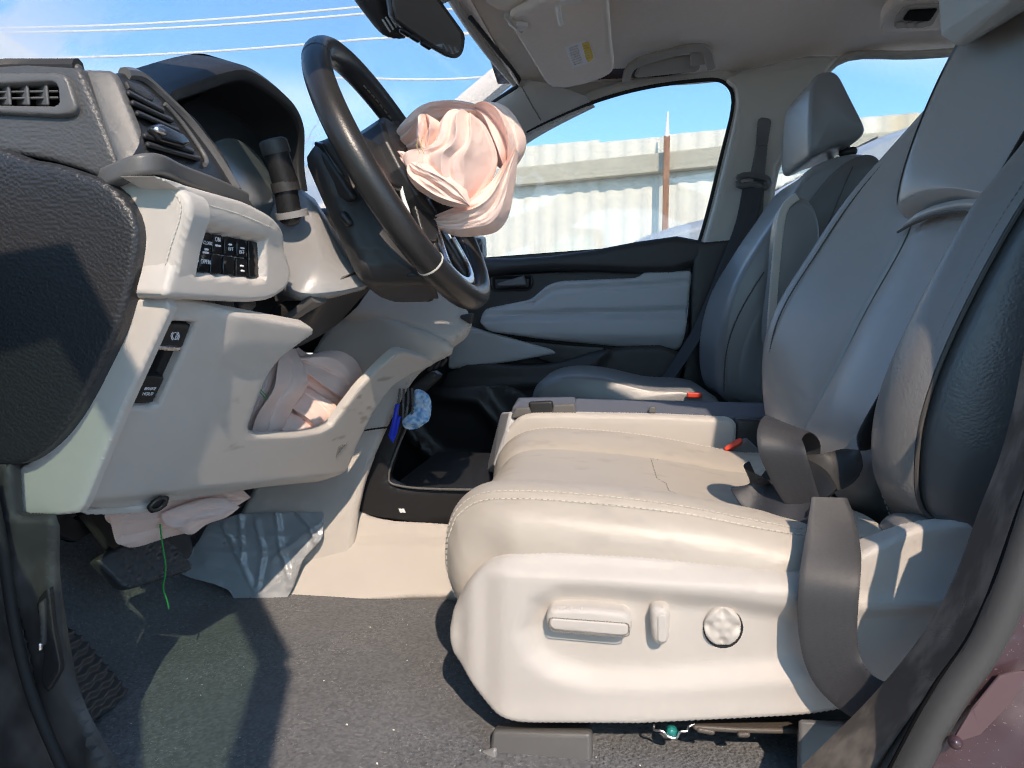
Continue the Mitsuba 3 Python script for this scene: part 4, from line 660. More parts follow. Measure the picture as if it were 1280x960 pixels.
for a, w in ((math.pi / 2, 0.028), (-math.pi / 2, 0.028), (0.32, 0.012), (-0.32, 0.012)): put(wh + '__spoke', spoke(a, w), 'black_plastic', 40)
put(wh + '__hub', hull([wp(a, 0.072, h) for a in np.linspace(0, 2 * np.pi, 14) for h in (-0.035, 0.012)], 0.008), 'black_plastic', 40)
put(wh + '__cover_flap', panel(rnd([(478, 170), (492, 150), (500, 150), (512, 180), (502, 215), (486, 200)], 5), PP((478, 170, 0.90), (500, 150, 0.96), (502, 215, 0.88)), 0.006, 0.002, 0.006), 'black_plastic', 40, 'torn upper flap of the airbag cover')
put(wh + '__cover_flap', panel(sp([(505, 222), (520, 236), (548, 250), (566, 262), (558, 276), (546, 282), (552, 300), (536, 300), (520, 262)], 3), PP((505, 222, 0.88), (566, 262, 0.93), (536, 300, 0.87), (520, 250, 0.87)), 0.008, 0.003, 0.006), 'black_plastic', 40, 'torn lower flap of the airbag cover')
put(wh + '__torn_foam', panel(sp([(474, 182), (482, 184), (496, 204), (506, 222), (504, 234), (514, 268), (508, 262), (497, 226), (484, 200)], 3), PP((474, 182, 0.86), (506, 222, 0.862), (514, 268, 0.85)), 0.004, 0.0015, 0.005), 'white_plastic', 40, 'pale torn edge of the airbag cover')
def gather(T, Bm, L, Rr, Y, D, pleats, back=0.5, nu=48, nv=130, wob=0.005, seed=0, tw=0.0):
    """gathered cloth between two pinch points: silhouettes L and R in the plane at Y, creases (where, height, sharpness) running between the points"""
    f = lambda c: (lambda q: np.stack([np.interp(np.linspace(0, 1, nu), np.linspace(0, 1, len(q)), q[:, k]) for k in (0, 1)], -1))(resample(sp([T] + list(c) + [Bm], 6, False), 1.0, False))
    Lc, Rc = f(L), f(Rr); u = np.linspace(0, 1, nu)[:, None]; Yu = (Y[0] * (1 - u) + Y[1] * u) if isinstance(Y, tuple) else Y + 0 * u
    out = []
    for side in (-1, 1):
        v = np.linspace(0, 1, nv)[None]; vv = v + tw * np.sin(np.pi * u) * np.sin(np.pi * v)
        x = Lc[:, :1] * (1 - v) + Rc[:, :1] * v; y = Lc[:, 1:] * (1 - v) + Rc[:, 1:] * v
        d = D * np.sin(np.pi * v) ** 0.65 * np.sin(np.pi * np.clip(u, 0.02, 0.98)) ** 0.45
        if side < 0:
            for k, (c, a, w) in enumerate(pleats):
                cc = c + 0.05 * np.sin(u * 5 + 2.1 * k + seed) * np.sin(np.pi * u)
                e = np.abs(vv - cc) / (1.55 * w); d = d + a * np.sin(np.pi * u) ** 0.5 * np.exp(-np.sqrt(e * e + 0.05) + 0.22) * np.sin(np.pi * v) ** 0.3
            n_ = meshkit.fbm(np.stack([np.broadcast_to(u * 4 + seed, x.shape), vv * 6, 0 * x], -1), 3) - 0.5; d = d + wob * 2 * n_ * np.sin(np.pi * v) ** 0.4
            out.append(at(x, y, np.broadcast_to(Yu, x.shape)) - np.stack([0 * d, d, 0 * d], -1))
        else: out.append((at(x, y, np.broadcast_to(Yu, x.shape)) + np.stack([0 * d, back * d, 0 * d], -1))[:, ::-1])
    return loft(np.concatenate([out[0], out[1][:, 1:-1]], 1), False)
BP = PP((505, 200, 0.84), (560, 160, 0.84), (560, 250, 0.84))
bag1 = gather((588, 147), (574, 262), [(566, 143), (549, 157), (541, 184), (520, 196), (499, 198), (499, 212), (518, 231), (545, 247)], [(602, 152), (616, 176), (622, 202), (612, 230), (596, 250)], 0.90, 0.055,
    [(0.20, 0.012, 0.05), (0.42, -0.010, 0.05), (0.52, 0.012, 0.03), (0.66, -0.008, 0.03), (0.78, 0.013, 0.03), (0.91, -0.010, 0.03)], seed=1)
bag2 = gather((590, 142), (634, 216), [(600, 158), (610, 184), (620, 206)], [(604, 130), (630, 132), (650, 155), (658, 180), (648, 204)], 0.945, 0.04, [(0.3, 0.010, 0.03), (0.45, -0.012, 0.04), (0.62, 0.012, 0.03), (0.8, -0.006, 0.03)], seed=2)
bag3 = gather((647, 190), (539, 276), [(635, 204), (618, 228), (596, 246), (570, 260), (552, 268)], [(646, 212), (641, 246), (634, 274), (620, 290), (598, 295), (574, 296), (552, 288)], 0.915, 0.045,
    [(0.14, 0.020, 0.04), (0.30, -0.012, 0.05), (0.45, 0.010, 0.03), (0.64, -0.006, 0.04), (0.82, 0.008, 0.04)], seed=3)
bag4 = gather((494, 182), (618, 146), [(499, 162), (515, 143), (545, 128), (578, 127), (602, 134)], [(508, 194), (526, 192), (540, 176), (560, 164), (590, 160)], 0.945, 0.035, [(0.25, 0.010, 0.03), (0.42, -0.010, 0.03), (0.6, 0.010, 0.03), (0.78, -0.008, 0.03)], seed=4)
bag5 = gather((534, 145), (536, 194), [(524, 152), (521, 166), (524, 182)], [(546, 150), (556, 163), (550, 176), (544, 186)], 0.885, 0.028, [(0.25, 0.010, 0.04), (0.5, -0.016, 0.06), (0.75, 0.010, 0.04)], seed=5)
bag6 = gather((494, 190), (540, 208), [(506, 190), (516, 197), (528, 196)], [(500, 204), (512, 212), (528, 214)], 0.87, 0.016, [(0.5, -0.008, 0.08)], seed=6)
bag7 = gather((512, 204), (588, 258), [(540, 206), (570, 222), (584, 240)], [(510, 224), (535, 246), (562, 258)], 0.865, 0.022, [(0.3, 0.008, 0.04), (0.6, -0.008, 0.04), (0.8, 0.008, 0.03)], seed=7)
KB = PP((320, 540, 0.90), (350, 460, 0.92), (450, 470, 1.10), (410, 530, 1.02))
kn0 = inflate(sp([(308, 545), (318, 505), (336, 470), (352, 452), (364, 430), (380, 440), (404, 444), (428, 444), (444, 452), (453, 476), (440, 500), (424, 524), (404, 545), (360, 556)], 4), KB.shift(-0.085), 0.03, 0.04, 0.006)
kn1 = cat(gather((364, 430), (326, 550), [(346, 456), (326, 494), (311, 530)], [(376, 452), (384, 480), (366, 510), (350, 540)], (0.985, 0.92), 0.055, [(0.25, 0.012, 0.04), (0.45, -0.016, 0.05), (0.62, 0.014, 0.03), (0.8, -0.010, 0.03)], seed=8),
    gather((368, 446), (446, 500), [(374, 470), (392, 496), (420, 506)], [(392, 442), (416, 438), (440, 446), (454, 474)], (1.01, 1.09), 0.055, [(0.2, 0.012, 0.03), (0.36, -0.014, 0.04), (0.52, 0.016, 0.03), (0.7, -0.012, 0.03), (0.85, 0.008, 0.03)], seed=9),
    gather((350, 476), (404, 552), [(346, 500), (350, 530), (370, 552)], [(376, 480), (404, 496), (424, 512), (420, 536)], (0.985, 1.03), 0.04, [(0.2, -0.012, 0.04), (0.38, 0.014, 0.03), (0.52, -0.016, 0.04), (0.68, 0.014, 0.03), (0.84, -0.010, 0.03)], seed=10),
    gather((318, 525), (408, 548), [(345, 512), (380, 524)], [(330, 556), (370, 558)], (0.935, 1.0), 0.03, [(0.3, 0.010, 0.04), (0.55, -0.012, 0.05), (0.8, 0.008, 0.04)], seed=11))
kn2 = cat(gather((138, 636), (313, 622), [(170, 606), (230, 600), (290, 604)], [(150, 668), (160, 684), (206, 673), (240, 664), (262, 651), (290, 636)], (0.72, 0.95), 0.03, [(0.25, 0.008, 0.03), (0.45, -0.010, 0.04), (0.62, 0.012, 0.03), (0.78, -0.010, 0.03), (0.9, 0.008, 0.02)], back=0.3, seed=12, tw=0.1),
    gather((205, 640), (300, 634), [(230, 630), (270, 622)], [(222, 660), (240, 668), (256, 657), (280, 648)], (0.80, 0.90), 0.02, [(0.4, -0.010, 0.05), (0.65, 0.010, 0.04)], back=0.3, seed=13))
ab = thing('driver_airbag', 'deflated pink airbag spilling out of the steering wheel', 'airbag')
put(ab + '__front_lobe', bag1, 'pink_cloth', 60, 'sunlit crumpled middle of the airbag'); put(ab + '__back_lobe', bag2, 'pink_cloth', 60); put(ab + '__hanging_lobe', bag3, 'pink_cloth', 60, 'folded lower part hanging from the airbag'); put(ab + '__top_fold', bag4, 'pink_cloth', 60); put(ab + '__inner_curl', bag5, 'pink_cloth', 60); put(ab + '__side_lip', bag6, 'pink_cloth', 60); put(ab + '__front_fold', bag7, 'pink_cloth', 60)
for q in ([(524, 172), (521, 182), (525, 192)], [(529, 170), (526, 182), (530, 192)]): put(ab + '__stitching', tube(sp(BP.shift(0.012).w(*np.array(q, float).T), 4, False), 0.0005, 5), 'orange_thread')
ka = thing('knee_airbag', 'crumpled pink knee airbag bursting through the loose beige cover', 'airbag')
put(ka + '__bulge', cat(kn0, kn1), 'pink_cloth', 60); put(ka + '__lower_flap', kn2, 'pink_cloth', 60, 'pink fabric corner hanging below the cover')
for z, q in ((0, [(323, 488), (330, 496), (336, 504)]), (0, [(325, 486), (332, 494), (338, 502)]), (-0.02, [(436, 452), (440, 464), (438, 480)])): put(ka + '__stitching', tube(sp(KB.shift(0.008 + z).w(*np.array(q, float).T), 4, False), 0.0006, 5), 'green_plastic')
# ------------------------------------------------------------------ footwell
brk = thing('brake_pedal', 'black ribbed brake pedal hanging under the pink flap', 'pedal')
KPd = PP((122, 700, 0.82), (190, 665, 0.90), (242, 708, 0.94), (158, 736, 0.84))
def tread(x, y): a = (x - 158) * 0.30 + (y - 700) * 0.5; b = (x - 158) * 0.36 - (y - 700) * 0.40; return 0.003 * (np.maximum(np.abs(np.sin(a * 1.1)) ** 4, np.abs(np.sin(b * 1.3)) ** 4)) * sst(130, 150, x)
put(brk + '__pad', panel(rnd([(120, 700), (140, 688), (186, 668), (206, 668), (243, 708), (236, 714), (165, 736), (154, 735)], 5), KPd, 0.018, 0.005, 0.004, tread), 'pedal_rubber', 45)
put(brk + '__arm', sweep(p3([(150, 690, 0.92), (128, 662, 0.90), (104, 632, 0.88)]), rrect(0.012, 0.028, 0.003), (0, 1, 0)), 'black_plastic')
acc = thing('accelerator_pedal', 'flat black accelerator pedal right of the brake pedal', 'pedal')
put(acc + '__pad', panel(rnd([(206, 660), (236, 652), (243, 686), (240, 696), (222, 706), (212, 690)], 5), PP((206, 660, 0.98), (243, 686, 1.02), (222, 706, 0.97)), 0.012, 0.004, 0.008), 'pedal_rubber', 40)
put(acc + '__arm', sweep(p3([(214, 668, 0.99), (222, 630, 1.02), (224, 600, 1.05)]), rrect(0.012, 0.016, 0.003), (0, 1, 0)), 'black_plastic')
one('pedal_bracket', cat(sweep(p3([(64, 652, 0.80), (90, 664, 0.86), (130, 640, 0.95)]), rrect(0.014, 0.03, 0.003), (0, 0, 1)), sweep(p3([(102, 642, 0.84), (118, 662, 0.85), (134, 684, 0.86)]), rrect(0.006, 0.010, 0.002), (0, 1, 0))), 'dark_plastic', 'dark metal bracket above the pedals under the loose cover', 'bracket')
one('green_wire', tube(sp(p3([(200, 655, 0.80), (203, 680, 0.80), (207, 715, 0.80), (204, 735, 0.80), (208, 748, 0.80), (211, 761, 0.80)]), 6, False), 0.0011, 6), 'green_plastic', 'thin green wire dangling in front of the brake pedal', 'wire')
FS = PP((218, 712, 1.06), (404, 640, 1.13), (396, 742, 1.085), (292, 752, 1.06))
fw = [([(300, 640), (304, 700)], 2, 0.006), ([(346, 640), (350, 680), (362, 724)], 2, 0.007), ([(372, 640), (390, 660), (398, 690)], 2, 0.008), ([(260, 665), (330, 672), (400, 668)], 3, 0.003), ([(362, 735), (384, 700), (398, 680)], 3, 0.008), ([(230, 700), (300, 715)], 2, 0.004), ([(320, 650), (330, 690), (322, 735)], 2, 0.006), ([(280, 655), (300, 700), (318, 740)], 2, 0.005), ([(340, 700), (400, 655)], 2, 0.006), ([(250, 690), (350, 690)], 2, 0.004), ([(320, 745), (345, 730), (400, 690)], 2, 0.004)]
one('plastic_film', panel(rnd([(216, 712), (226, 700), (245, 680), (260, 655), (300, 642), (360, 640), (405, 640), (403, 672), (378, 700), (366, 735), (356, 752), (330, 756), (294, 752), (286, 738), (270, 731), (236, 722)], 4), FS, 0.002, 0.0008, 0.005, lambda x, y: sum(a * ridge(np.stack([x, y], -1), l, w) for l, w, a in fw) + 0.006 * (meshkit.fbm(np.stack([x * 0.05, y * 0.05, 0 * x], -1), 3) - 0.5)), 'film', 'wrinkled dark grey plastic film stuck on the footwell side', 'plastic film', smooth=60)
RP2 = PP((72, 785, 0.69), (115, 800, 0.765), (158, 865, 0.75), (95, 915, 0.64))
def chevron(x, y):
    a = (x - 72) * 0.55 + (y - 785) * -0.42; b = (x - 72) * 0.62 + (y - 785) * 0.78; return 0.003 * np.sin(b * 0.50 + 1.6 * np.abs(((a / 7.0) % 2) - 1))
hm = thing('heel_mat', 'black rubber heel mat with chevron ribs, left of the footwell', 'mat')
put(hm + '__mat', panel(rnd([(60, 770), (80, 780), (104, 796), (160, 862), (150, 880), (92, 918), (60, 860)], 3), RP2, 0.008, 0.003, 0.0020, chevron), 'pedal_rubber', 50)
sc = thing('floor_step', 'flat dusty grey kick plate right of the chevron mat', 'trim')
put(sc + '__plate', panel(rnd([(156, 862), (222, 868), (190, 900), (140, 925), (108, 940), (98, 920)], 4), PP((156, 862, 0.775), (222, 868, 0.815), (120, 935, 0.68)), 0.006, 0.002, 0.012), 'black_plastic')
one('yellow_scrap', hull([at(310, 869, 0.83), at(321, 867, 0.83)], 0.0012, 1), 'yellow_print', 'tiny yellow plastic scrap on the sunlit green patch of carpet', 'scrap')

cr = np.random.default_rng(21); crumbs = []
for k in range(55):
    a, b, r = cr.uniform(-0.55, 0.2), cr.uniform(0.62, 1.05), cr.uniform(0.0005, 0.0013); q = trimesh.creation.icosphere(0, r); q.vertices = q.vertices * cr.uniform(0.5, 1.4, 3); q.apply_translation([a, b, floor_z(np.array([a]), np.array([b]))[0] + r * 0.6]); crumbs.append(q)
one('carpet_crumbs', cat(*crumbs), 'paper', 'pale crumbs and glass grit scattered over the carpet', 'debris', kind='stuff')
# ------------------------------------------------------------------ driver seat
ds = thing('car_seat', 'beige leather driver seat with power controls on its side panel', 'seat')
nearc = sp([(1110, 668), (1010, 668), (900, 650), (800, 634), (720, 626), (660, 622), (612, 624), (586, 634), (567, 654), (558, 684), (558, 716), (566, 744), (582, 772)], 8, False)
pr3 = px(nearc, 0.752); PX, PZc = pr3[:, 0], pr3[:, 2]; n = len(PX)
core = np.stack([np.clip(PX, -0.06, 0.4), np.full(n, 0.12)], -1); ln = np.linalg.norm(np.stack([PX, PZc], -1) - core, axis=1)
dirs = (np.stack([PX, PZc], -1) - core) / ln[:, None]
crossY = np.array([(0.738, -0.10), (0.7225, -0.085), (0.7185, -0.065), (0.7185, -0.045), (0.722, -0.026), (0.730, -0.012), (0.740, -0.003), (0.7465, 0.0), (0.7505, -0.0016), (0.7545, 0.0025), (0.770, 0.009), (0.79, 0.010), (0.815, 0.006), (0.84, -0.002), (0.855, -0.0075), (0.862, -0.0080), (0.90, -0.0075), (0.97, -0.0075), (1.04, -0.0070), (1.075, -0.007), (1.083, -0.0075), (1.09, -0.004), (1.115, 0.004), (1.15, 0.010), (1.185, 0.010), (1.205, 0.006), (1.209, 0.003), (1.213, 0.004), (1.225, 0.002), (1.236, -0.02), (1.238, -0.06), (1.232, -0.10)])
tt = np.linspace(0, 1, len(crossY)); cy = sp(crossY, 3, False)
back_f = sst(0.30, 0.08, PX)[:, None]                            # bolsters sink towards the backrest
off = np.where(cy[None, :, 1] > 0, cy[None, :, 1] * (0.35 + 0.65 * back_f), cy[None, :, 1]) * np.minimum(1, ln / 0.12)[:, None]
w1 = meshkit.fbm(np.stack([np.repeat(PX, len(cy)) * 9, np.tile(cy[:, 0], n) * 60, np.repeat(PZc, len(cy)) * 40], -1), 3).reshape(n, -1) - 0.5
off = off + 0.0055 * w1 * ((cy[:, 0] < 0.745) & (cy[:, 1] > -0.07))[None, :] + 0.0012 * (meshkit.fbm(np.stack([np.repeat(PX, len(cy)) * 14, np.tile(cy[:, 0], n) * 14, np.repeat(PZc, len(cy)) * 14], -1), 3).reshape(n, -1) - 0.5)
taper = 0.012 * sst(-0.10, -0.17, PX)[:, None]
S = np.stack([PX[:, None] + dirs[:, :1] * off, np.broadcast_to(cy[:, 0], off.shape) + taper * np.sign(0.98 - cy[:, 0]), PZc[:, None] + dirs[:, 1:] * off], -1)
put(ds + '__cushion', loft(S), 'leather', 50, 'creased beige leather seat cushion, fully in the sun')
def srow(y): j = int(np.argmin(np.abs(cy[:, 0] - y) + 9 * (cy[:, 1] < -0.03))); return S[:, j] + 0.0 * S[:, j]
ol = np.concatenate([dirs[:, :1], 0 * dirs[:, :1], dirs[:, 1:]], 1)
put(ds + '__cushion_seam', cat(*[seamline(srow(y)[3:-1] + ol[3:-1] * 0.0003, 0.0009) for y in (0.7505, 0.7465 + 0.462)]), 'seam')
def st_row(y, a=3): r = srow(y)[a:-1] + ol[a:-1] * 0.0006; return stitches(r, np.array([0, 0, 0.0002]), 0.0042, 0.0024, 0.0006)
put(ds + '__cushion_stitching', cat(st_row(0.7445), st_row(0.757), st_row(1.202)), 'thread')
i0 = int(np.argmin(np.abs(PX - 0.085))); jj = np.arange(len(cy))[(cy[:, 0] > 0.86) & (cy[:, 0] < 1.085)]
put(ds + '__cushion_crease', seamline(np.array([S[i0 + int(round(2 * math.sin(k / len(jj) * 3)))][j] for k, j in enumerate(jj)]) - [0, 0, 0.0006], 0.0009), 'seam')
# side panel with the controls
SP_ = PY(0.700)
spo = sp(rnd([(554, 806), (560, 772), (580, 734), (604, 710), (636, 699), (690, 697), (800, 703), (1002, 725), (1040, 712), (1080, 692), (1150, 666), (1235, 655), (1255, 740), (1235, 860), (1180, 872), (1112, 882), (1060, 889), (1000, 896), (800, 906), (650, 905), (622, 898), (603, 884), (578, 852), (560, 832)], 14), 1)
rec = [(655, 790), (668, 758), (700, 742), (760, 744), (900, 756), (1010, 772), (1010, 838), (930, 846), (820, 853), (740, 852), (690, 838), (664, 818)]
rp, rb = recess(rec, 0.013, 16), recess([(1100, 690), (1330, 600), (1330, 700), (1130, 740)], -0.010, 22)
def sidepan(x, y):
    q = np.stack([x, y], -1)
    return rp(x, y) - 0.008 * sst(640, 600, x) ** 1.5 - 0.012 * sst(600, 565, x) ** 2 - 0.014 * sst(718, 700, y + (600 - x) * 0.055 * (x > 600)) * (x < 1020) + 0.003 * sst(870, 900, y) - 0.012 * sst(1090, 1180, x) * sst(760, 690, y) + 0.006 * ridge(q, [(1075, 760), (1260, 752)], 10) - 0.006 * sst(1010, 1120, x)
put(ds + '__side_panel', panel(spo, SP_, 0.035, 0.007, 0.006, sidepan), 'beige_plastic', 50, 'beige plastic side panel with a shallow recess for the seat switches')
CP = SP_.shift(-0.013)
sw = put(ds + '__slide_switch', panel(rnd([(682, 771), (688, 761), (724, 760.5), (746, 762), (784, 767), (790, 774), (790, 790), (784, 797), (770, 798), (700, 792), (687, 789), (682, 782)], 4), CP.shift(0.022), 0.024, 0.006, 0.0035), 'beige_plastic', 45, 'long flat switch moving the seat')
put(sw + '__face', panel(rnd([(688, 773), (784, 780), (786, 792), (780, 795), (690, 787), (686, 780)], 4), CP.shift(0.0237), 0.003, 0.0016, 0.004), 'beige_plastic', 45)
put(sw + '__groove', tube(np.vstack([CP.shift(0.0222).w(*rnd([(687, 772), (786, 779.5), (787, 794.5), (778, 796.5), (689, 788.5), (685.5, 780)], 4).T)] * 1), 0.0006, 5), 'seam')
rs = put(ds + '__backrest_switch', panel(rnd([(816, 760), (832, 759), (838, 765), (837, 800), (832, 808), (820, 808), (815, 800), (813, 766)], 4), CP.shift(0.020), 0.022, 0.006, 0.0035), 'beige_plastic', 45, 'short upright switch tilting the backrest')
put(rs + '__face', panel(rnd([(822, 769), (834, 768.5), (834, 803), (822, 804)], 3), CP.shift(0.0217), 0.003, 0.0014, 0.004), 'beige_plastic', 45)
ka_ = np.linspace(0, 2 * np.pi, 40, endpoint=False); kc0 = np.array([904.0, 785.0])
ring = lambda r: [(kc0[0] + r * math.cos(a) * 0.98, kc0[1] + r * math.sin(a)) for a in ka_]
put(ds + '__lumbar_well', panel(ring(26), CP.shift(0.0008), 0.003, 0.0008, 0.006), 'black_plastic', 40)
def lum(x, y):
    q = np.stack([x - kc0[0], y - kc0[1]], -1); s = 0 * x
    for a in (0.03, 1.6, 3.17, 4.74): s = s - 0.0052 * np.exp(-((q[:, 0] - 18.5 * math.cos(a)) ** 2 + (q[:, 1] - 18.5 * math.sin(a)) ** 2) / 38.0)
    for a in (0.8, 2.37, 3.94, 5.51): s = s - 0.0020 * np.exp(-((q[:, 0] - 9 * math.cos(a)) ** 2 + (q[:, 1] - 9 * math.sin(a)) ** 2) / 20.0)
    return s
put(ds + '__lumbar_knob', panel(ring(24), CP.shift(0.0085), 0.007, 0.003, 0.0016, lum), 'beige_plastic', 50, 'round four way lumbar knob')
# under the seat: rail cover, track, spring
put(ds + '__front_rail_cover', cat(hull(p3([(622, 918, 0.715), (734, 920, 0.715), (734, 990, 0.70), (612, 990, 0.70), (630, 905, 0.80), (734, 905, 0.80)]), 0.006, 1)), 'grey_plastic', 40, 'grey plastic cover over the front end of the seat rail')
put(ds + '__rail_cover_lip', hull(p3([(618, 938, 0.70), (570, 952, 0.72), (596, 990, 0.70), (614, 985, 0.695)]), 0.003, 1), 'satin_grey', 40)
put(ds + '__seat_track', box((-0.10, 0.80, 0.002), (0.45, 0.84, 0.05), 0.004), 'black_plastic', 30)
put(ds + '__seat_track', box((-0.08, 1.14, 0.002), (0.45, 1.18, 0.05), 0.004), 'black_plastic', 30)
put(ds + '__seat_pan', box((-0.13, 0.745, 0.055), (0.42, 1.22, 0.12), 0.006), 'black_plastic', 30)
put(ds + '__lever_spring', tube(sp(p3([(818, 906, 0.72), (818, 912, 0.715), (828, 914, 0.71), (834, 920, 0.71), (846, 922, 0.71), (850, 915, 0.71), (858, 914, 0.71), (861, 908, 0.715), (884, 907, 0.72)]), 4, False), 0.0014, 6), 'satin', 40)
put(ds + '__track_bolt', hull(p3([(839, 914, 0.718), (839, 914, 0.712)]), [0.0065, 0.005]), 'teal_metal', 40, 'teal coated bolt under the side panel')
put(ds + '__lower_bracket', cat(hull(p3([(870, 909, 0.71), (920, 912, 0.71), (1004, 914, 0.72), (1000, 905, 0.74), (880, 903, 0.74)]), 0.003, 1), hull(p3([(925, 918, 0.705), (934, 918, 0.705)]), 0.003, 1), hull(p3([(874, 912, 0.708), (890, 915, 0.708)]), 0.003, 1)), 'brown_plastic', 40)
put(ds + '__rear_rail_cover', hull(p3([(1003, 905, 0.69), (1050, 908, 0.69), (1035, 990, 0.67), (1000, 990, 0.67), (1010, 905, 0.75), (1060, 905, 0.75)]), 0.004, 1), 'grey_plastic', 40, 'grey plastic cover over the rear end of the seat rail')
# backrest: strips lofted along the spine
def strip_loft(sections, k=6):
    return loft(sp(np.asarray(sections).reshape(len(sections), -1), k, False).reshape(-1, len(sections[0]), 3))
def rails(pts, k=14):                                            # a guide line at given depth per point, resampled
    c = sp(p3(pts), 8, False); return resample(c, 1, False) if False else np.stack([np.interp(np.linspace(0, 1, k), np.linspace(0, 1, len(c)), c[:, j]) for j in range(3)], -1)
K = 22
inner = rails([(1128, 668, 0.815), (1105, 608, 0.825), (1101, 562, 0.83), (1116, 496, 0.84), (1158, 406, 0.84), (1230, 270, 0.84), (1258, 228, 0.84), (1288, 184, 0.84), (1330, 124, 0.84), (1380, 50, 0.84)], K)
outer = rails([(1180, 655, 0.738), (1150, 636, 0.735), (1142, 585, 0.733), (1149, 524, 0.732), (1186, 420, 0.733), (1256, 286, 0.735), (1286, 238, 0.735), (1318, 190, 0.736), (1362, 130, 0.737), (1410, 66, 0.74)], K)
sec = []; sec_side = []
spine_b = nrm(np.array([0.90, 0, -0.42]))                        # towards the back of the seat
for i in range(K):
    a, b = inner[i], outer[i]; f = -spine_b; t = i / (K - 1); bl = 0.018 + 0.010 * math.sin(math.pi * min(1, t * 1.3)); m = (a + b) / 2
    ring_ = [a + spine_b * 0.16, a + spine_b * 0.05 + [0, 0.008, 0], a + spine_b * 0.012 + [0, 0.005, 0], a]
    for s in np.linspace(0.08, 0.92, 9): ring_.append(a + (b - a) * s + f * bl * math.sin(math.pi * s) ** 0.8)
    ring_ += [b, b + spine_b * 0.004 + [0, 0.004, 0], b + spine_b * 0.16 + [0, 0.02, 0]]
    sec.append(ring_)
    e = 0.7 + 0.3 * math.sin(math.pi * min(1, t * 1.6 + 0.08)); o = b + spine_b * 0.0055 + [0, 0.003, 0]
    sec_side.append([o + [0, 0.03, 0] + spine_b * 0.02, o, o + spine_b * 0.012 + [0, -0.008, 0], o + spine_b * 0.035 + [0, -0.018 * e, 0], o + spine_b * 0.075 + [0, -0.027 * e, 0], o + spine_b * 0.125 + [0, -0.030 * e, 0], o + spine_b * 0.18 + [0, -0.026 * e, 0], o + spine_b * 0.24 + [0, -0.008, 0], o + spine_b * 0.27 + [0, 0.04, 0], o + spine_b * 0.15 + [0, 0.06, 0]])
put(ds + '__side_bolster', strip_loft(sec, 5), 'leather_bolster_shade', 50, 'leather side bolster of the backrest with a small sunlit patch')
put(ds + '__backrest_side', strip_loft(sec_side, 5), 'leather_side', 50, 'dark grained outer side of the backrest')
sI, sO = sp(inner, 5, False), sp(outer, 5, False); fo = -spine_b
put(ds + '__backrest_stitching', stitches(sI + fo * 0.0075 + np.array([0, -0.006, 0]), fo * 0.0006, 0.0045, 0.0025, 0.0008), 'thread')
put(ds + '__side_stitching', stitches(sO + fo * 0.0048 + np.array([0, 0.007, 0]), fo * 0.0006, 0.0045, 0.0025, 0.0007), 'thread_dark')
put(ds + '__side_piping', tube(sO + spine_b * 0.003, 0.0022, 6), 'seam_dark')
# centre: insert, upper panel, far bolster
farl = rails([(1000, 590, 1.06), (992, 548, 1.06), (1008, 512, 1.06), (1040, 450, 1.06), (1078, 372, 1.06), (1124, 286, 1.06), (1142, 225, 1.06), (1166, 155, 1.06), (1206, 70, 1.06), (1250, 0, 1.06)], K)
sec = []
for i in range(K):
    a, b = inner[i] + [0, 0.004, 0] + spine_b * 0.02, farl[i]; t = i / (K - 1); r_ = [a + spine_b * 0.10, a + spine_b * 0.005]
    bulge = 0.020 * math.exp(-((t - 0.22) / 0.2) ** 2) - 0.006; und = 0.05 * max(0, 0.10 - t) / 0.10
    for s in np.linspace(0.04, 1, 14): r_.append(a + (b - a) * s + fo * (bulge * math.sin(math.pi * s) ** 0.7) + spine_b * (und + 0.012 * s ** 6))
    r_ += [b + spine_b * 0.03 + [0, 0.01, 0], b + spine_b * 0.10]
    sec.append(r_)
ku = 12
put(ds + '__center_insert', strip_loft(sec[:ku + 3], 5), 'leather_back_shade', 50, 'smooth leather center insert of the backrest')
top = []
for i in range(ku, K):
    q = np.array(sec[i]); s = np.linspace(0, 1, len(q))[:, None]; arch = 0.0
    top.append(q + fo * (0.030 if i > ku else 0.004))
arc = np.array(top[0]); ss_ = np.linspace(0, 1, len(arc))
shift_ = (np.sin(np.pi * ss_) * 0.020)[:, None] * np.array([0.42, 0, 0.9]); top[0] = arc + shift_; top[1] = np.array(top[1]) + shift_ * 0.5
top.insert(1, top[0] + fo * 0.024 + np.array([0.004, 0, 0.008]))
put(ds + '__upper_panel', strip_loft(top, 5), 'leather_back_shade', 50, 'upper leather panel with an arched lower seam')
sil = rails([(972, 590, 1.20), (962, 545, 1.20), (955, 500, 1.20), (955, 442, 1.20), (964, 402, 1.20), (984, 362, 1.20), (1010, 322, 1.20), (1054, 256, 1.20), (1110, 190, 1.20), (1156, 138, 1.20)], 16)
farr = rails([(1000, 600, 1.07), (992, 552, 1.06), (1008, 512, 1.055), (1040, 450, 1.055), (1078, 372, 1.055), (1124, 286, 1.055), (1142, 225, 1.055), (1162, 165, 1.055)], 16)
sec = []
for i in range(16):
    a, b = farr[i] + spine_b * 0.012, sil[i]; t = i / 15; r_ = [a + spine_b * 0.10, a + spine_b * 0.004]
    for s in np.linspace(0.06, 1, 12): r_.append(a + (b - a) * s + fo * 0.008 * math.sin(math.pi * s * 0.9) * (1 - 0.4 * t) - np.array([0, 0, 0]))
    r_ += [b + [0.006, 0.012, 0], b + spine_b * 0.05 + [0, 0.025, 0], b + spine_b * 0.14 + [0, 0.02, 0]]
    sec.append(r_)
put(ds + '__far_bolster', strip_loft(sec, 5), 'leather_back_shade', 50, 'leather side bolster away from the door, lit softly')
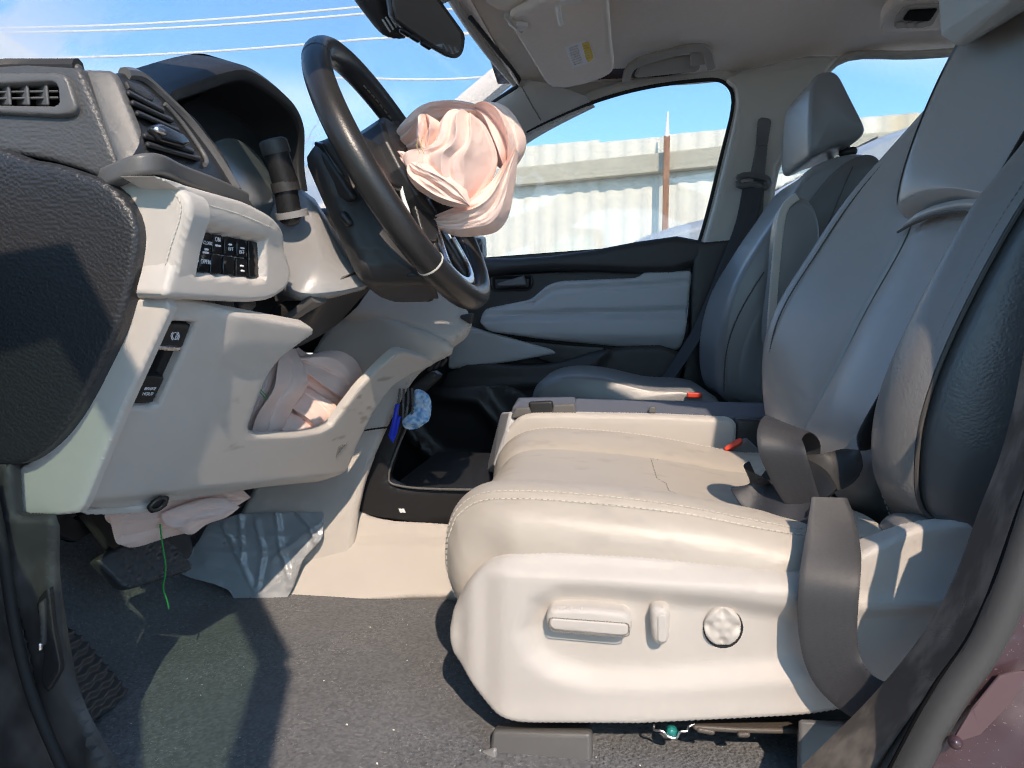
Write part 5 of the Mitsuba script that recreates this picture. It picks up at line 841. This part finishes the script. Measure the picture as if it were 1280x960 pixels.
arcp = sp(p3([(1126, 288, 1.05), (1150, 275, 1.00), (1182, 265, 0.94), (1212, 262, 0.89), (1238, 266, 0.845), (1262, 275, 0.81)]), 6, False) + fo * 0.004
put(ds + '__upper_roll', tube(arcp + np.array([0.008, 0, 0.004]), 0.0070, 12, scale=np.concatenate([np.linspace(0.45, 1, 6), np.ones(len(arcp) - 6)])), 'leather_back_shade', 60, 'rolled lower edge of the upper backrest panel')
put(ds + '__upper_seam', tube(arcp + np.array([0, 0, -0.004]), 0.0018, 6), 'seam_dark')
put(ds + '__far_bolster_seam', seamline(sp(sil[3:-2] + fo * 0.001 - np.array([-0.006, 0.02, 0]), 4, False), 0.0012), 'seam_dark')
put(ds + '__backrest_base', cat(inflate(sp([(1040, 610), (1060, 560), (1092, 520), (1112, 530), (1120, 600), (1140, 672), (1128, 682), (1100, 665), (1070, 640)], 3), PY(0.90), 0.05, 0.05, 0.01), inflate(sp([(1106, 672), (1120, 650), (1150, 644), (1232, 640), (1245, 655), (1180, 662), (1150, 668), (1136, 682), (1122, 684)], 3), PY(0.745), 0.022, 0.04, 0.008)), 'leather_bolster_shade', 50)
put(ds + '__backrest_core', hull([(0.40, 0.80, 0.26), (0.40, 1.16, 0.26), (0.50, 0.80, 0.22), (0.50, 1.16, 0.22), (0.62, 0.80, 0.74), (0.62, 1.16, 0.74), (0.56, 0.80, 0.78), (0.56, 1.16, 0.78)], 0.03), 'leather', 50)
put(ds + '__headrest', hull(p3([(1186, -30, 0.98), (1190, 36, 0.98), (1204, 44, 0.97), (1310, -30, 0.84), (1330, -60, 0.80), (1186, -30, 1.10), (1194, 36, 1.10), (1300, -10, 1.0), (1330, -100, 0.80)]), 0.012), 'leather_head', 50, 'grey headrest cut off at the top right corner')
# ------------------------------------------------------------------ driver belt
sb = thing('seat_belt', 'grey driver seat belt looped over the cushion and hanging beside the side panel', 'seat belt')
m, uv = ribbon(p3([(1036, 622, 0.735), (1040, 650, 0.722), (1040, 690, 0.700), (1036, 730, 0.682), (1034, 770, 0.676), (1036, 806, 0.672), (1046, 838, 0.668), (1066, 862, 0.660), (1096, 880, 0.645), (1135, 890, 0.62)]),
    [0.036, 0.046, 0.052, 0.053, 0.052, 0.050, 0.049, 0.047, 0.043, 0.038], [(0.9, -0.1, -0.35), (0.95, -0.1, -0.28), (0.97, -0.15, -0.12), (0.98, -0.15, 0.0), (0.97, -0.15, 0.1), (0.93, -0.15, 0.25), (0.82, -0.2, 0.5), (0.65, -0.3, 0.72), (0.5, -0.3, 0.85), (0.4, -0.3, 0.9)], 0.0018, 9)
put(sb + '__lap_webbing', m, 'webbing', uv=uv, label='flat belt webbing hanging down over the side panel')
# loop and fold on the cushion, then the edge-on run along the backrest gap
m, uv = ribbon(p3([(1016, 652, 0.79), (1004, 628, 0.79), (990, 598, 0.79), (978, 566, 0.79), (974, 545, 0.80), (980, 532, 0.815), (990, 533, 0.84), (998, 545, 0.86), (1000, 562, 0.87), (994, 580, 0.87)]),
    [0.028, 0.036, 0.044, 0.047, 0.047, 0.047, 0.047, 0.047, 0.045, 0.040], [(0.85, -0.3, -0.1), (0.85, -0.3, -0.12), (0.86, -0.3, -0.22), (0.86, -0.32, -0.30), (0.86, -0.34, -0.34), (0.86, -0.35, -0.34), (0.86, -0.36, -0.3), (0.86, -0.36, -0.3), (0.86, -0.36, -0.3), (0.86, -0.3, -0.3)], 0.0016, 9)
put(sb + '__loop_webbing', m, 'webbing', uv=uv, label='twisted belt loop lying on the cushion, edge in the sun')
m, uv = ribbon(p3([(966, 580, 0.86), (990, 590, 0.85), (1018, 592, 0.84), (1044, 588, 0.835), (1066, 572, 0.83), (1086, 545, 0.83), (1103, 512, 0.835), (1118, 478, 0.84), (1150, 410, 0.845), (1196, 332, 0.85), (1240, 254, 0.845), (1284, 182, 0.83), (1400, 20, 0.72)]),
    [0.030, 0.040, 0.044, 0.044, 0.042, 0.034, 0.030, 0.026, 0.024, 0.024, 0.026, 0.03, 0.04], [(-0.1, 0.5, 0.85), (0.0, 0.4, 0.9), (0.1, 0.3, 0.95), (0.3, 0.2, 0.93), (0.5, 0.2, 0.85), (0.75, 0.3, 0.5), (0.8, 0.4, 0.2), (0.8, 0.5, 0.0), (0.8, 0.5, -0.2), (0.8, 0.5, -0.2), (0.8, 0.5, -0.2), (0.8, 0.5, -0.2), (0.8, 0.5, -0.2)], 0.0018, 8)
put(sb + '__shoulder_webbing', m, 'webbing_dark', uv=uv, label='dark shoulder webbing running up beside the backrest bolster')
m, uv = ribbon(p3([(945, 596, 0.84), (938, 606, 0.83), (950, 622, 0.82), (975, 630, 0.80), (1000, 642, 0.785), (1022, 648, 0.77)]), [0.040, 0.044, 0.044, 0.042, 0.036, 0.028], [(0.35, 0.5, 0.75), (0.25, 0.5, 0.8), (0.25, 0.6, 0.75), (0.35, 0.55, 0.75), (0.4, 0.4, 0.8), (0.45, 0.3, 0.8)], 0.0018, 9)
put(sb + '__folded_webbing', m, 'webbing', uv=uv)
m, uv = ribbon(p3([(962, 582, 0.87), (985, 592, 0.85), (1010, 606, 0.82), (1028, 628, 0.77)]), [0.045, 0.05, 0.05, 0.04], [(0.3, 0.6, 0.7), (0.3, 0.5, 0.8), (0.4, 0.4, 0.8), (0.6, 0.2, 0.7)], 0.0018, 9)
put(sb + '__under_webbing', m, 'webbing_dark', uv=uv)
bk = thing('belt_buckle', 'seat belt buckle with a red button beside the driver cushion', 'belt buckle')
put(bk + '__body', hull(p3([(914, 563, 1.20), (932, 552, 1.20), (946, 566, 1.20), (936, 590, 1.2), (940, 560, 1.24)]), 0.006), 'grey_plastic', 40)
put(bk + '__button', panel(rnd([(903, 560), (925, 546), (929, 549), (926, 554), (908, 564)], 2), PP((903, 560, 1.205), (925, 546, 1.205), (926, 556, 1.20)).shift(0.02), 0.012, 0.002, 0.006), 'red_plastic', 40)
# ------------------------------------------------------------------ center console between the seats
cc_ = thing('center_console', 'beige and dark blue grey center console box between the front seats', 'center console')
put(cc_ + '__side', panel(rnd([(618, 575), (628, 545), (640, 528), (655, 518), (700, 517), (820, 519), (922, 524), (920, 560), (910, 600), (640, 600)], 12), PY(1.262), 0.03, 0.008, 0.010), 'beige_plastic', 45, 'sunlit beige side of the console')
put(cc_ + '__rear_side', panel([(921, 524), (1000, 528), (1000, 600), (918, 590)], PY(1.27), 0.03, 0.005, 0.012), 'dark_plastic', 40)
put(cc_ + '__lid', hull(p3([(720, 516, 1.30), (722, 503, 1.34), (975, 512, 1.34), (980, 524, 1.30), (722, 501, 1.48), (980, 508, 1.48)]), 0.006), 'slate_plastic', 40, 'long dark slate armrest lid')
put(cc_ + '__lid_latch', panel(rnd([(811, 509), (819, 508), (821, 516), (811, 517)], 2), PY(1.285), 0.01, 0.002, 0.005), 'grey_plastic', 40)
put(cc_ + '__cup_tray', hull(p3([(644, 512, 1.30), (650, 503, 1.34), (716, 501, 1.34), (718, 516, 1.30), (650, 500, 1.48), (716, 499, 1.48), (640, 530, 1.30)]), 0.006), 'slate_plastic', 40)
put(cc_ + '__cup_holder', hull(p3([(664, 505, 1.288), (688, 504, 1.288), (690, 518, 1.288), (666, 518, 1.288)]), 0.005, 1), 'black_plastic', 40)
put(cc_ + '__tray_pad', hull(p3([(646, 512, 1.282), (660, 511, 1.282), (662, 518, 1.282), (642, 520, 1.282)]), 0.004, 1), 'grey_plastic', 40)
put(cc_ + '__tray_pad', hull(p3([(694, 508, 1.282), (716, 507, 1.282), (718, 516, 1.282), (692, 517, 1.282)]), 0.004, 1), 'grey_plastic', 40)
put(cc_ + '__front', hull(p3([(636, 540, 1.27), (622, 580, 1.27), (640, 520, 1.30), (630, 520, 1.48), (612, 590, 1.48)]), 0.008), 'grey_light', 40)
# ------------------------------------------------------------------ passenger seat
ps = thing('car_seat', 'leather passenger seat in shade with raised headrest and folded up armrest', 'seat')
Y1, Y2 = 1.58, 1.98
def between(o, ya, yb, edge=0.04, k=7, dome=0.0):                # a side silhouette carried across the seat with rounded edges
    c = sp(o, 4); P0 = px(c, ya); cen_ = P0.mean(0); S = []
    for t in np.linspace(0, 1, 26):
        d = min(t, 1 - t) * (yb - ya); s = 1 - 0.0 if d >= edge else 1 - 0.16 * (1 - math.sqrt(1 - (1 - d / edge) ** 2))
        q = cen_ + (P0 - cen_) * s; q = q + [dome * math.sin(math.pi * t), 0, 0]; q[:, 1] = ya + (yb - ya) * t; S.append(q)
    return loft(S)
bo = [(894, 449), (899, 405), (914, 358), (938, 316), (964, 276), (988, 242), (1008, 213), (1030, 197), (1062, 187), (1085, 186), (1100, 194), (1104, 212), (1096, 250), (1070, 330), (1040, 420), (1010, 500), (915, 508), (897, 485)]
put(ps + '__backrest', between(bo, 1.62, 1.99, 0.07, dome=0.012), 'leather_far_shade', 50, 'shaded leather backrest')
put(ps + '__backrest_insert', inflate(sp([(905, 470), (914, 420), (930, 385), (950, 350), (965, 330), (985, 300), (978, 380), (962, 440), (955, 500), (920, 500)], 3), PY(1.64), 0.022, 0.03, 0.010), 'leather_far_shade', 50)
put(ps + '__backrest_side', inflate(sp([(985, 300), (1008, 258), (1030, 228), (1062, 200), (1090, 194), (1101, 206), (1096, 245), (1070, 330), (1040, 430), (985, 430)], 3), PY(1.60), 0.02, 0.04, 0.010), 'leather_dark', 50)
put(ps + '__backrest_seam', seamline(sp(p3([(905, 490, 1.60), (908, 440, 1.60), (925, 390, 1.60), (955, 340, 1.60)]), 5, False), 0.0016), 'seam_dark')
put(ps + '__shoulder_seam', seamline(sp(p3([(1034, 285, 1.572), (1050, 245, 1.572), (1066, 208, 1.585)]), 5, False), 0.0014), 'seam_dark')
arm = put(ps + '__armrest', between([(962, 440), (966, 360), (972, 290), (980, 258), (994, 245), (1010, 246), (1022, 262), (1027, 290), (1022, 320), (1008, 370), (996, 440), (980, 460)], 1.48, 1.56, 0.03), 'leather_far_shade', 50, 'armrest folded up against the backrest')
put(arm + '__edge_trim', sweep(sp(p3([(962, 440, 1.475), (968, 350, 1.475), (974, 290, 1.475), (982, 258, 1.475), (996, 246, 1.475)]), 5, False), rrect(0.016, 0.012, 0.004), (0, 1, 0)), 'pillar_plastic', 45)
hd = [(1012, 140), (1015, 110), (1022, 92), (1034, 86), (1046, 88), (1056, 102), (1069, 128), (1083, 157), (1083, 165), (1070, 176), (1044, 183), (1024, 192), (1014, 192), (1011, 170)]
put(ps + '__headrest', between(hd, 1.66, 1.92, 0.03), 'leather_far_shade', 50, 'grey headrest on two posts')
for xx, yy in ((1050, 1.74), (1030, 1.84)): put(ps + '__headrest_post', tube(p3([(xx + 8, 170, yy), (xx + 10, 215, yy)]), 0.007, 8), 'black_plastic', 40); put(ps + '__post_guide', hull(p3([(xx + 4, 191, yy), (xx + 16, 189, yy)]), 0.010), 'black_plastic', 40)
put(ps + '__cushion', between([(664, 492), (672, 480), (690, 472), (720, 468), (770, 474), (830, 486), (900, 500), (900, 580), (700, 580), (660, 540)], 1.62, 2.0, 0.06), 'leather_far_shade', 50, 'shaded leather cushion')
put(ps + '__seat_base', box((-0.12, 1.58, 0.0), (0.40, 2.0, 0.16), 0.01), 'black_plastic', 30)
# ------------------------------------------------------------------ the open driver door, left of the picture: shades the footwell
od = thing('driver_door', 'opened driver door with green tinted window, out of the frame at left', 'car door')
H = np.array([-0.62, 0.44, 0.0]); ANG = math.radians(54); DU = np.array([math.cos(ANG), -math.sin(ANG), 0]); DN = np.array([-math.sin(ANG), -math.cos(ANG), 0])
def dslab(o, th, r=0.0):
    m_ = trimesh.creation.extrude_polygon(Polygon(o), th, engine='earcut'); V = m_.vertices
    m_.vertices = H + V[:, :1] * DU + V[:, 1:2] * np.array([0, 0, 1.0]) + V[:, 2:] * DN; return m_
LD = 1.09
put(od + '__panel', dslab(rnd([(0, -0.10), (0.9, -0.10), (LD - 0.02, 0.10), (LD, 0.58), (0, 0.58)], 0.06), 0.10), 'paint', 30)
put(od + '__window_frame', cat(dslab(rnd([(LD - 0.075, 0.56), (LD - 0.02, 0.56), (LD - 0.10, 1.02), (LD - 0.165, 1.00)], 0.01), 0.03), dslab([(0.0, 0.56), (0.05, 0.56), (0.58, 0.97), (LD - 0.14, 1.0), (LD - 0.12, 1.04), (0.55, 1.02), (0.0, 0.62)], 0.03)), 'rubber', 30)
gq = [(0.05, 0.57), (LD - 0.07, 0.57), (LD - 0.15, 1.0), (0.58, 0.98)]
scene[od + '__window_glass'] = mikit.ply((np.array([H + a * DU + [0, 0, b] + DN * 0.015 for a, b in gq]), np.array([[0, 1, 2], [0, 2, 3]])), 'tinted_glass')
